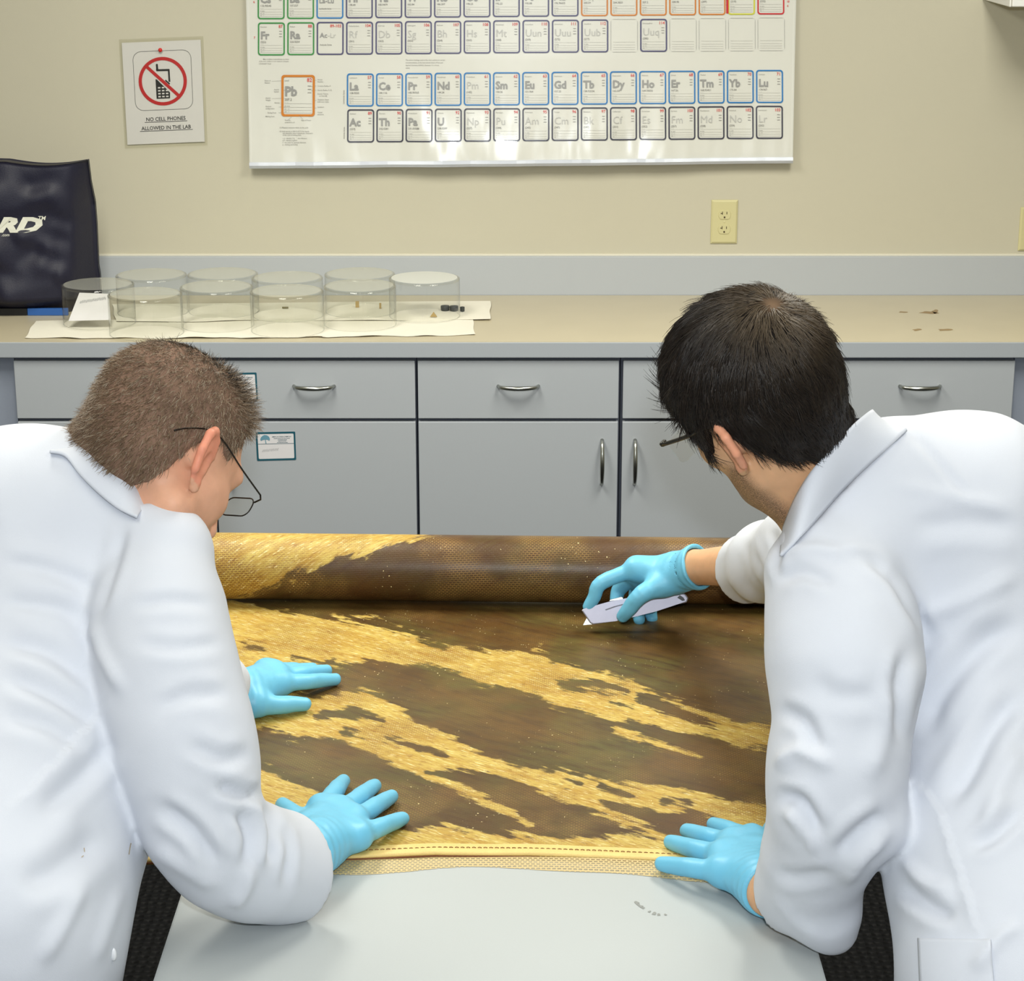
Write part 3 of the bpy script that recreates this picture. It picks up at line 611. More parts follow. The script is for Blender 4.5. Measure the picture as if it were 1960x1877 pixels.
def paint_material():
    m = bpy.data.materials.new('varnished_painting'); m.use_nodes = True; nt = m.node_tree; N = nt.nodes.new; L = nt.links.new; b = nt.nodes['Principled BSDF']
    def math_(op, a, b_=None, clamp=False):
        n = N('ShaderNodeMath'); n.operation = op; n.use_clamp = clamp
        for i, x in enumerate((a, b_)):
            if x is None: continue
            if isinstance(x, (int, float)): n.inputs[i].default_value = x
            else: L(x, n.inputs[i])
        return n.outputs[0]
    def mix(f, a, b_):
        n = N('ShaderNodeMix'); n.data_type = 'RGBA'
        if isinstance(f, (int, float)): n.inputs[0].default_value = f
        else: L(f, n.inputs[0])
        for i, x in ((6, a), (7, b_)):
            if isinstance(x, tuple): n.inputs[i].default_value = (*lin(x), 1)
            else: L(x, n.inputs[i])
        return n.outputs[2]
    def noise(vec, sc, det=4, rough=.6):
        n = N('ShaderNodeTexNoise'); n.inputs['Scale'].default_value = sc; n.inputs['Detail'].default_value = det; n.inputs['Roughness'].default_value = rough; L(vec, n.inputs['Vector']); return n.outputs['Fac']
    def step(x, a, b_):
        n = N('ShaderNodeMapRange'); n.interpolation_type = 'SMOOTHSTEP'; L(x, n.inputs[0]); n.inputs[1].default_value = a; n.inputs[2].default_value = b_; return n.outputs[0]
    tc = N('ShaderNodeAttribute'); tc.attribute_name = 'pq'; P = tc.outputs['Vector']          # metres along the cloth
    at_ = N('ShaderNodeAttribute'); at_.attribute_name = 'gold'; g = at_.outputs['Fac']
    to = N('ShaderNodeAttribute'); to.attribute_name = 'tone'; tone = to.outputs['Fac']
    m0 = N('ShaderNodeMapping'); m0.inputs['Rotation'].default_value = (0, 0, math.radians(34)); L(P, m0.inputs[0]); mp = N('ShaderNodeMapping'); mp.inputs['Scale'].default_value = (1, 6, 1); L(m0.outputs[0], mp.inputs[0]); S = mp.outputs[0]
    n1 = noise(S, 9, 5, .65); n2 = noise(P, 38, 4, .6); n3 = noise(S, 60, 3, .6)
    gg = math_('ADD', g, math_('MULTIPLY', math_('SUBTRACT', n1, .5), 58)); gg = math_('ADD', gg, math_('MULTIPLY', math_('SUBTRACT', n2, .5), 26))
    m1 = step(gg, -3, 4)
    gold = mix(step(n1, .3, .7), (174, 136, 50), (198, 174, 90)); gold = mix(step(n3, .47, .75), gold, (140, 98, 34)); gold = mix(step(noise(S, 50, 4), .54, .72), gold, (236, 220, 162))
    nd = noise(P, 5, 5, .6); ns = noise(S, 14, 5, .6)
    dark = mix(step(nd, .38, .64), (90, 64, 26), (86, 79, 36)); dark = mix(step(ns, .4, .75), dark, (68, 49, 24)); dark = mix(tone, dark, (76, 46, 26))
    # honeycomb net facing
    br = N('ShaderNodeTexBrick'); br.offset = .5; br.inputs['Scale'].default_value = 1; br.inputs['Brick Width'].default_value = .0068; br.inputs['Row Height'].default_value = .0040; br.inputs['Mortar Size'].default_value = .0009; br.inputs['Mortar Smooth'].default_value = .35
    rot = N('ShaderNodeMapping'); rot.inputs['Rotation'].default_value = (0, 0, math.radians(3)); L(P, rot.inputs[0]); L(rot.outputs[0], br.inputs['Vector']); net = br.outputs['Fac']
    patch = step(noise(P, 7, 3), .42, .66)
    holes = math_('MULTIPLY', math_('MULTIPLY', math_('SUBTRACT', 1, net), patch), .72)
    goldn = mix(holes, gold, (120, 80, 34))
    darkn = mix(math_('MULTIPLY', math_('MULTIPLY', net, patch), math_('ADD', .16, math_('MULTIPLY', tone, .5))), dark, (190, 150, 84))
    colr = mix(m1, darkn, goldn)
    vo = N('ShaderNodeTexVoronoi'); vo.inputs['Scale'].default_value = 150; L(P, vo.inputs['Vector'])
    sp = math_('MULTIPLY', math_('LESS_THAN', vo.outputs['Distance'], .16), step(noise(P, 12, 3), .50, .62))
    sp = math_('MULTIPLY', sp, math_('GREATER_THAN', noise(P, 160, 1), .57))
    colr = mix(sp, colr, (244, 226, 170))
    L(colr, b.inputs['Base Color']); b.inputs['Specular IOR Level'].default_value = .4
    L(math_('ADD', math_('MULTIPLY', m1, .16), math_('ADD', .30, math_('MULTIPLY', n2, .12))), b.inputs['Roughness'])
    hgt = math_('ADD', math_('MULTIPLY', net, .8), math_('ADD', math_('MULTIPLY', m1, .5), math_('MULTIPLY', n3, .6)))
    bp = N('ShaderNodeBump'); bp.inputs['Strength'].default_value = .35; bp.inputs['Distance'].default_value = .0012; L(hgt, bp.inputs['Height']); L(bp.outputs[0], b.inputs['Normal'])
    return m
M_paint = paint_material()
def fattr(me, name, data, dom='POINT', typ='FLOAT'):
    a = me.attributes.new(name, typ, dom); a.data.foreach_set('vector' if typ == 'FLOAT_VECTOR' else 'value', np.ascontiguousarray(data, np.float32).ravel())
ptg = empty('canvas_painting', (-.03, 2.9, ZT), 'gold and brown varnished canvas painting half rolled up on the table', 'painting')
ROT = math.radians(-1.9); YR, RR = 3.475, .0600
def near_edge(x):                                   # y of the hem facing the camera
    px = np.interp(x, [-.54, -.2, 0, .2, .47], [560, 668, 980, 1240, 1500]); 
    py = np.interp(x, [-.54, -.21, -.1, .02, .12, .23, .47], [1650, 1641, 1634.5, 1636, 1641, 1649, 1656])
    r = ray(980, py); return r[1]*(ZP-CZ)/r[2]
nu, nv = 300, 260; uu = np.linspace(PX0, PX1, nu)
yn = np.array([near_edge(x) for x in uu]); yf = YR+np.tan(ROT)*uu
VV = np.linspace(0, 1, nv)
gx = np.repeat(uu, nv); gy = (yn[:, None]+(yf-yn)[:, None]*VV[None]).ravel()
wav = .0012*np.sin(gx*9+1)*np.sin(gy*7)
gz = ZP+wav*np.clip((gy-2.5)*4, 0, 1)+.0015*np.exp(-((gy-np.repeat(yn, nv))/.02)**2)
top = np.stack([gx, gy, gz], 1); bot = top.copy(); bot[:, 2] = ZT+.0004
f = grid_faces(nu, nv); n = nu*nv
edge = np.array([i*nv for i in range(nu)]+[(nu-1)*nv+j for j in range(1, nv)]+[i*nv+nv-1 for i in range(nu-2, -1, -1)]+[j for j in range(nv-2, 0, -1)])
nx = np.roll(edge, -1); sk = np.stack([edge, edge+n, nx+n, nx], 1)
flat = npmesh('flat_canvas', np.concatenate([top, bot]), np.concatenate([f[:, ::-1], f+n, sk]), M_paint, ptg)
pp_ = proj(top)[:, :2]; g = flat_gold(pp_); fattr(flat.data, 'gold', np.concatenate([g, g]))
fattr(flat.data, 'pq', np.concatenate([np.stack([top[:, 0], top[:, 1], 0*gx], 1)]*2), typ='FLOAT_VECTOR'); tn = np.clip((2.86-gy)/.3, 0, 1)*.45+.25*np.clip((gy-3.2)/.2, 0, 1); fattr(flat.data, 'tone', np.concatenate([tn, tn]))
# roll: spiral sheet swept along its axis
nt_, nl = 150, 220; tt = np.linspace(0, 1, nt_); ang = -math.pi/2-tt*2*math.pi*2.6; rad = RR-.014*tt
xs_ = np.linspace(PX0, PX1, nl); V = []; 
for lay in (0, .0042):
    yy = (rad-lay)*np.cos(ang); zz = RR+(rad-lay)*np.sin(ang)
    gx2 = np.repeat(xs_, nt_); V.append(np.stack([gx2, YR+np.tan(ROT)*gx2+np.tile(yy, nl), ZP+.001+np.tile(zz, nl)], 1))
n = nl*nt_; f = grid_faces(nl, nt_)
edge = np.array([i*nt_ for i in range(nl)]+[(nl-1)*nt_+j for j in range(1, nt_)]+[i*nt_+nt_-1 for i in range(nl-2, -1, -1)]+[j for j in range(nt_-2, 0, -1)]); nx = np.roll(edge, -1)
roll = npmesh('rolled_end', np.concatenate(V), np.concatenate([f, f[:, ::-1]+n, np.stack([edge, edge+n, nx+n, nx], 1)]), M_paint, ptg)
pr_ = proj(V[0])[:, :2]; g = roll_gold(pr_); fattr(roll.data, 'gold', np.concatenate([g, g]))
arc = np.tile(tt*2*math.pi*2.6*RR, nl); fattr(roll.data, 'pq', np.concatenate([np.stack([np.repeat(xs_, nt_), 5-arc, 0*arc], 1)]*2), typ='FLOAT_VECTOR'); fattr(roll.data, 'tone', np.full(2*n, .55))
# folded hem and stitching on the near edge
M_hem = mat('hem_cloth', (226, 196, 122), rough=.55, noise=.12, nscale=40, bump=.3, bscale=600)
V = []; prof = [(.030, .0), (.022, .0012), (.012, .0020), (.003, .0024), (-.0005, .0012), (-.001, -.0022), (.004, -.0034)]
ux = np.linspace(PX0, PX1, 160)
for x in ux:
    y0 = near_edge(x)
    for a, b in prof: V.append((x, y0+a, ZP+.0012+b+.0004*math.sin(x*40)))
V = np.array(V); npmesh('hem', V, grid_faces(len(ux), len(prof))[:, ::-1], M_hem, ptg)
V = []; Fc = []; M_thr = mat('brown_thread', (128, 84, 34), rough=.7)
for x in np.arange(PX0+.01, PX1-.01, .0075):
    y0 = near_edge(x)+.0135; k0 = len(V); a, b = tube([(x, y0, ZP+.0036), (x+.0025, near_edge(x+.0025)+.0135, ZP+.0041), (x+.0052, near_edge(x+.0052)+.0135, ZP+.0034)], .0006, 5)
    V += [tuple(q) for q in a]; Fc += [tuple(i+k0 for i in q) for q in b]
st = mesh('stitching', V, Fc, M_thr, ptg); st['kind'] = 'stuff'
V, Fc = tube([(x, near_edge(x)-.0012, ZP-.0018) for x in ux], .0011, 6); mesh('edge_cord', V, Fc, mat('edge_brown', (120, 66, 26), rough=.6), ptg, True)
# gauze net sticking out beyond the hem
def net_material():
    m = bpy.data.materials.new('gauze_net'); m.use_nodes = True; nt = m.node_tree; N = nt.nodes.new; L = nt.links.new; b = nt.nodes['Principled BSDF']; b.inputs['Base Color'].default_value = (*lin((206, 184, 132)), 1); b.inputs['Roughness'].default_value = .7
    a = N('ShaderNodeAttribute'); a.attribute_name = 'pq'; br = N('ShaderNodeTexBrick'); br.offset = .5; br.inputs['Scale'].default_value = 1; br.inputs['Brick Width'].default_value = .0068; br.inputs['Row Height'].default_value = .0040; br.inputs['Mortar Size'].default_value = .0011; br.inputs['Mortar Smooth'].default_value = .2
    L(a.outputs['Vector'], br.inputs['Vector']); mr = N('ShaderNodeMapRange'); mr.inputs[3].default_value = .30; mr.inputs[4].default_value = .95; L(br.outputs['Fac'], mr.inputs[0]); L(mr.outputs[0], b.inputs['Alpha']); return m
V = []; pq = []; ux = np.linspace(-.435, .405, 150)
for x in ux:
    y0 = near_edge(x); wd = np.interp(x, [-.54, -.2, -.05, .05, .25, .47], [.045, .040, .028, .030, .045, .05])+.003*math.sin(x*31)
    for j in range(8):
        t = j/7; V.append((x, y0+.006-t*(wd+.006), ZT+.0035*(1-t)**.5*(1+.5*math.sin(x*11))+.0006)); pq.append((x, -t*wd, 0))
gz_ = npmesh('gauze_net', np.array(V), grid_faces(len(ux), 8), net_material(), ptg); fattr(gz_.data, 'pq', np.array(pq), typ='FLOAT_VECTOR')
# ================================================================== people: smooth bodies grown from distance fields
f32 = np.float32
def V3(*a): return np.array(a, float)
def rcone(a, b, r1, r2):
    a = np.asarray(a, f32); b = np.asarray(b, f32); ba = b-a; l2 = float(ba@ba)+1e-12
    def f(P):
        pa = P-a; h = np.clip((pa@ba)/l2, 0, 1); return np.sqrt(((pa-h[:, None]*ba)**2).sum(1))-(r1+(r2-r1)*h)
    return f
def ellip(c, r, M=None):
    c = np.asarray(c, f32); r = np.asarray(r, f32); M = np.eye(3, dtype=f32) if M is None else np.asarray(M, f32)
    def f(P):
        q = (P-c)@M; k0 = np.sqrt(((q/r)**2).sum(1)); k1 = np.sqrt(((q/(r*r))**2).sum(1))+1e-9; return k0*(k0-1)/k1
    return f
def smin(a, b, k):
    h = np.clip(.5+.5*(b-a)/k, 0, 1); return b*(1-h)+a*h-k*h*(1-h)
def smax(a, b, k): return -smin(-a, -b, k)
def union(fs, k):
    def f(P):
        d = fs[0](P)
        for g in fs[1:]: d = smin(d, g(P), k)
        return d
    return f
def chain(nodes, k=.02):
    """nodes: (point, radius)"""
    return union([rcone(a[0], b[0], a[1], b[1]) for a, b in zip(nodes, nodes[1:])], k)
def surface(fn, lo, hi, h, margin=0.):
    """sparse grid + naive surface nets -> verts, quads"""
    lo = np.asarray(lo, float); hi = np.asarray(hi, float); B = 6
    n = (np.ceil((hi-lo)/h/B).astype(int))*B+1; nb = (n-1)//B
    ix = [np.arange(k) for k in nb]; G = np.stack(np.meshgrid(*ix, indexing='ij'), -1).reshape(-1, 3)
    cen = (lo+(G*B+B/2)*h).astype(f32); d = fn(cen)
    V = np.empty(n, f32); V[:] = 1.
    near = np.abs(d) < h*B*.87*1.5+margin
    ins = (d < 0) & ~near
    o = np.stack(np.meshgrid(*[np.arange(B+1)]*3, indexing='ij'), -1).reshape(-1, 3)
    for g in G[ins]:
        V[g[0]*B:g[0]*B+B+1, g[1]*B:g[1]*B+B+1, g[2]*B:g[2]*B+B+1] = -1.
    idx = np.unique(((G[near]*B)[:, None, :]+o[None]).reshape(-1, 3)@np.array([n[1]*n[2], n[2], 1]))
    I = np.stack([idx//(n[1]*n[2]), (idx//n[2]) % n[1], idx % n[2]], 1)
    out = np.empty(len(idx), f32)
    for s in range(0, len(idx), 400000): out[s:s+400000] = fn((lo+I[s:s+400000]*h).astype(f32))
    V.ravel()[idx] = out
    S = V < 0
    c = S[:-1, :-1, :-1].astype(np.int8)
    tot = sum(S[a:n[0]-1+a, b:n[1]-1+b, e:n[2]-1+e].astype(np.int8) for a in (0, 1) for b in (0, 1) for e in (0, 1))
    act = (tot > 0) & (tot < 8); C = np.argwhere(act); acc = np.zeros((len(C), 3)); cnt = np.zeros(len(C))
    corners = [(a, b, e) for a in (0, 1) for b in (0, 1) for e in (0, 1)]
    val = {q: V[C[:, 0]+q[0], C[:, 1]+q[1], C[:, 2]+q[2]] for q in corners}
    for q in corners:
        for ax in range(3):
            if q[ax] == 0:
                q2 = tuple(1 if i == ax else q[i] for i in range(3)); va, vb = val[q], val[q2]; m = (va < 0) != (vb < 0)
                t = np.where(m, va/(va-vb+1e-20), 0); p = np.zeros((len(C), 3)); p[:] = q; p[:, ax] += t; acc[m] += p[m]; cnt[m] += 1
    verts = lo+(C+acc/np.maximum(cnt, 1)[:, None])*h
    num = -np.ones(act.shape, np.int64); num[act] = np.arange(len(C)); quads = []
    for ax in range(3):
        a1, a2 = (ax+1) % 3, (ax+2) % 3; sl = [slice(None)]*3; sl2 = [slice(None)]*3; sl[ax] = slice(0, -1); sl2[ax] = slice(1, None)
        x = S[tuple(sl)] != S[tuple(sl2)]; E = np.argwhere(x); E = E[(E[:, a1] > 0) & (E[:, a2] > 0) & (E[:, a1] < act.shape[a1]) & (E[:, a2] < act.shape[a2])]
        def cc(d1, d2): e = E.copy(); e[:, a1] -= d1; e[:, a2] -= d2; return num[e[:, 0], e[:, 1], e[:, 2]]
        q = np.stack([cc(1, 1), cc(0, 1), cc(0, 0), cc(1, 0)], 1); flip = ~S[tuple(E.T)]
        q[flip] = q[flip][:, ::-1]; quads.append(q)
    Q = np.concatenate(quads); Q = Q[(Q >= 0).all(1)]
    return verts, Q
def normals(V, Q):
    a, b, c, d = (V[Q[:, i]] for i in range(4)); fn = np.cross(c-a, d-b); N = np.zeros_like(V)
    for i in range(4): np.add.at(N, Q[:, i], fn)
    return N/(np.linalg.norm(N, axis=1)[:, None]+1e-12)
def relax(V, Q, it=2, lam=.5):
    """Laplacian smoothing over quad edges"""
    e = np.concatenate([Q[:, [0, 1]], Q[:, [1, 2]], Q[:, [2, 3]], Q[:, [3, 0]]]); cnt = np.bincount(e[:, 0], minlength=len(V))+np.bincount(e[:, 1], minlength=len(V))
    for _ in range(it):
        S = np.zeros_like(V)
        for k in range(3): S[:, k] = np.bincount(e[:, 0], V[e[:, 1], k], len(V))+np.bincount(e[:, 1], V[e[:, 0], k], len(V))
        V = V+lam*(S/np.maximum(cnt, 1)[:, None]-V)
    return V
def noise3(P, sc, seed=0):
    p = P*sc+seed*17.3; i = np.floor(p).astype(np.int64); fr = p-i; fr = fr*fr*(3-2*fr); out = 0
    for a in (0, 1):
        for b in (0, 1):
            for c in (0, 1):
                h = ((i[:, 0]+a)*374761393+(i[:, 1]+b)*668265263+(i[:, 2]+c)*2147483647+seed*1274126177) & 0x7fffffff; h = (h ^ (h >> 13))*1274126177 & 0x7fffffff
                out = out+((h & 0xffff)/65535.)*(fr[:, 0] if a else 1-fr[:, 0])*(fr[:, 1] if b else 1-fr[:, 1])*(fr[:, 2] if c else 1-fr[:, 2])
    return out
def polydist(P2, pl):
    pl = np.asarray(pl, float); d = np.full(len(P2), 1e9); sgn = np.zeros(len(P2)); tt = np.zeros(len(P2)); L = np.concatenate([[0], np.cumsum(np.linalg.norm(np.diff(pl, axis=0), axis=1))])
    for i in range(len(pl)-1):
        a, b = pl[i], pl[i+1]; e = b-a; w_ = P2-a; t = np.clip((w_@e)/(e@e), 0, 1); q = w_-t[:, None]*e; dd = np.sqrt((q**2).sum(1)); m = dd < d
        d = np.where(m, dd, d); sgn = np.where(m, np.sign(e[0]*w_[:, 1]-e[1]*w_[:, 0]), sgn); tt = np.where(m, (L[i]+t*(L[i+1]-L[i]))/L[-1], tt)
    return d, sgn, tt
def add_folds(V, Q, folds, noise_amp=.0022, seed=1, clip=None):
    """cloth folds: (polyline as seen, depth m, width px, kind) kind 0 crease valley, 1 ridge, 2 one-sided step"""
    N = normals(V, Q); q = proj(V); P2 = q[:, :2]; view = V-np.array([0, 0, CZ]); view /= np.linalg.norm(view, axis=1)[:, None]
    face = 1.12*np.clip(-(N*view).sum(1)*2.2, 0, 1); D = np.zeros(len(V))
    for fd in folds:
        pl, dep, wd, kd = fd[:4]; zr = fd[4] if len(fd) > 4 else None
        d, s, t = polydist(P2, spline(pl, 24) if len(pl) > 2 else pl); env = np.clip(np.sin(np.pi*np.clip(t, .02, .98))*1.6, 0, 1)
        if zr is not None: env = env*((q[:, 2] > zr[0]) & (q[:, 2] < zr[1]))
        if kd == 0: D -= face*env*dep*(np.exp(-(d/wd)**2)-.45*np.exp(-((d-2*wd)/wd)**2))
        elif kd == 1: D += face*env*dep*np.exp(-(d/wd)**2)
        else: D += face*env*dep*np.where(s > 0, np.exp(-(d/wd)**1.2), -.35*np.exp(-(d/(wd*.5))**2))
    w1 = noise3(V, 9, seed)-.5; w2 = noise3(V+.05*np.stack([w1, w1, w1], 1), 22, seed+1)-.5
    D += noise_amp*(1.6*w1+1.0*w2)
    V = V+N*D[:, None]
    return relax(V, Q, 1, .4)
# ------------------------------------------------------------------ materials
M_coat = mat('lab_coat_cotton', (206, 210, 219), rough=.85, spec=.15, bump=.10, bscale=900, sheen=.1)
M_glove = mat('blue_nitrile', (112, 190, 222), rough=.42, spec=.4, noise=.03, nscale=30, bump=.12, bscale=160)
M_black = mat('black_acetate', (14, 14, 15), rough=.3); M_wire = mat('dark_wire', (40, 34, 28), rough=.35, metal=.6)
M_lens = glassy('spectacle_lens', (.98, .985, .97), 1.3, .02)
M_trs = mat('dark_trousers', (46, 48, 56), rough=.9); M_shoe = mat('black_shoe', (22, 21, 20), rough=.4)
M_eye = mat('eye_white', (225, 220, 212), rough=.2)
def skin_material(name, base, flush, stub):
    m = bpy.data.materials.new(name); m.use_nodes = True; nt = m.node_tree; N = nt.nodes.new; L = nt.links.new; b = nt.nodes['Principled BSDF']
    a = N('ShaderNodeAttribute'); a.attribute_name = 'beard'; r = N('ShaderNodeAttribute'); r.attribute_name = 'red'; tc = N('ShaderNodeTexCoord')
    n = N('ShaderNodeTexNoise'); n.inputs['Scale'].default_value = 60; n.inputs['Detail'].default_value = 4; L(tc.outputs['Object'], n.inputs['Vector'])
    n2 = N('ShaderNodeTexNoise'); n2.inputs['Scale'].default_value = 900; n2.inputs['Detail'].default_value = 2; L(tc.outputs['Object'], n2.inputs['Vector'])
    def mix(f, x, y):
        k = N('ShaderNodeMix'); k.data_type = 'RGBA'; L(f, k.inputs[0])
        for i, v in ((6, x), (7, y)):
            if isinstance(v, tuple): k.inputs[i].default_value = (*lin(v), 1)
            else: L(v, k.inputs[i])
        return k.outputs[2]
    c0 = mix(n.outputs['Fac'], tuple(int(v*.93) for v in base), tuple(min(255, int(v*1.05)) for v in base)); c1 = mix(r.outputs['Fac'], c0, flush)
    mm = N('ShaderNodeMath'); mm.operation = 'MULTIPLY'; mr = N('ShaderNodeMapRange'); mr.inputs[1].default_value = .28; mr.inputs[2].default_value = .58; L(n2.outputs['Fac'], mr.inputs[0]); L(mr.outputs[0], mm.inputs[0]); L(a.outputs['Fac'], mm.inputs[1])
    L(mix(mm.outputs[0], c1, stub), b.inputs['Base Color']); b.inputs['Roughness'].default_value = .5; b.inputs['Specular IOR Level'].default_value = .35
    b.inputs['Subsurface Weight'].default_value = .12; b.inputs['Subsurface Radius'].default_value = (.012, .004, .002); b.inputs['Subsurface Scale'].default_value = .5
    return m
def hair_material(name):
    m = bpy.data.materials.new(name); m.use_nodes = True; nt = m.node_tree; b = nt.nodes['Principled BSDF']; a = nt.nodes.new('ShaderNodeAttribute'); a.attribute_name = 'tint'
    nt.links.new(a.outputs['Color'], b.inputs['Base Color']); b.inputs['Roughness'].default_value = .42; b.inputs['Specular IOR Level'].default_value = .45; return m
# ------------------------------------------------------------------ heads (local: x right, y forward, z crown)
def cam_dir(r, u, a):                               # right, up, away  -> world
    return r*V3(1, 0, 0)+u*V3(0, ST, CT)+a*V3(0, CT, -ST)
class Head:
    def __init__(s, c, Fd, Ud, k=1.0):
        Fd = Fd/np.linalg.norm(Fd); Ud = Ud-Fd*(Ud@Fd); Ud /= np.linalg.norm(Ud); s.M = np.stack([np.cross(Fd, Ud), Fd, Ud], 1); s.c = np.asarray(c, float); s.k = k
    def w(s, p): return s.c+(np.asarray(p, float)*s.k)@s.M.T
    def l(s, P): return ((P-s.c)@s.M)/s.k
def head_sdf(jaw=1.0, ears=True):
    e = lambda c, r: ellip(c, r)
    base = union([e((0, -.012, .028), (.076, .100, .086)), e((0, .035, -.03), (.064, .066, .088)), rcone((.047, .012, -.07), (.012, .082, -.108), .024*jaw, .020), rcone((-.047, .012, -.07), (-.012, .082, -.108), .024*jaw, .020),
                  rcone((0, .075, -.105), (0, .086, -.112), .022, .018), rcone((-.03, .085, .018), (.03, .085, .018), .013, .013), rcone((.045, .062, -.032), (.052, .04, -.03), .016, .016), rcone((-.045, .062, -.032), (-.052, .04, -.03), .016, .016)], .022)
    nose = union([rcone((0, .098, .004), (0, .117, -.038), .007, .011), rcone((-.012, .102, -.043), (.012, .102, -.043), .007, .007)], .008)
    lips = union([rcone((-.02, .093, -.072), (.02, .093, -.072), .006, .006), rcone((-.017, .092, -.082), (.017, .092, -.082), .0065, .0065)], .004)
    def ear(sx):
        a = math.radians(12); ca, sa = math.cos(a), math.sin(a); b = math.radians(24)*sx; cb, sb = math.cos(b), math.sin(b)
        Mx = np.array([[1, 0, 0], [0, ca, -sa], [0, sa, ca]]); Mz = np.array([[cb, -sb, 0], [sb, cb, 0], [0, 0, 1]])
        M = Mz@Mx; c = np.array([sx*.084, -.010, -.020]); up = M@np.array([0, 0, 1.]); fw = M@np.array([0, 1., 0]); out = M@np.array([sx*1., 0, 0])
        pl = ellip(c, (.0048, .0205, .0345), M); lobe = rcone(c-up*.029+fw*.005, c-up*.035+fw*.007, .0065, .006)
        helix = chain([(c+up*.008+fw*.018, .0042), (c+up*.026+fw*.012, .0048), (c+up*.034-fw*.002, .0054), (c+up*.026-fw*.017+out*.003, .0054), (c+up*.004-fw*.022+out*.004, .0050), (c-up*.018-fw*.014+out*.003, .0044)], .003)
        dent = ellip(c-out*-.006+fw*.003-up*.004, (.006, .009, .013), M)
        root = rcone(c-out*.012+fw*.006, c-out*.002+fw*.003, .014, .009)
        return lambda P: smax(smin(smin(smin(pl(P), lobe(P), .006), helix(P), .004), root(P), .008), -dent(P), .004)
    E = [ear(1), ear(-1)] if ears else []
    def f(P):
        d = smin(base(P), nose(P), .010); d = smin(d, lips(P), .005)
        for sx in (-1, 1): d = smax(d, -(np.sqrt(((P-np.array([sx*.033, .108, .0], f32))**2).sum(1))-.017), .012)
        for g in E: d = smin(d, g(P), .005)
        return d
    return f, base
HL_Y = [-.13, -.095, -.06, -.040, -.030, -.020, .012, .020, .036, .042, .055, .075, .095, .13]
def hairline(zs): return lambda y: np.interp(y, HL_Y, zs)
def make_body(H, neck_nodes, chains, hair_cfg, h=.0034):
    """one continuous skin: head, neck, trunk and arms"""
    hs, base = head_sdf(hair_cfg.get('jaw', 1.0)); nk = chain([(np.asarray(p, float), r) for p, r in neck_nodes], .03); k = H.k
    cs = [chain(c, .008) for c in chains]
    def f(P):
        d = smin(hs(H.l(P).astype(f32))*k, nk(P), .028)
        for c in cs: d = smin(d, c(P), .012)
        return d
    pts = [H.w((sx*.11, sy*.14, sz*.15)) for sx in (-1, 1) for sy in (-1, 1) for sz in (-1, 1)]
    for c in chains+[neck_nodes]:
        for p, r in c: pts += [np.asarray(p)-r-.01, np.asarray(p)+r+.01]
    pts = np.array(pts); V, Q = surface(f, pts.min(0)-.01, pts.max(0)+.01, h)
    return V, Q, lambda L: smin(base(L), nk(H.w(L).astype(f32))/k, .028)
def head_attrs(V, H, beard):
    L = H.l(V); b = np.clip((-.048-L[:, 2]+.012*np.sin(L[:, 1]*60))/.02, 0, 1)*np.clip((L[:, 1]+.0)/.02, 0, 1)*np.clip((L[:, 2]+.17)/.02, 0, 1)*np.clip((.13-np.abs(L[:, 1]))/.01, 0, 1)*beard
    ear = np.clip((np.abs(L[:, 0])-.074)/.01, 0, 1)*(np.abs(L[:, 1]+.01) < .04)*(np.abs(L[:, 2]) < .05)
    return b, ear
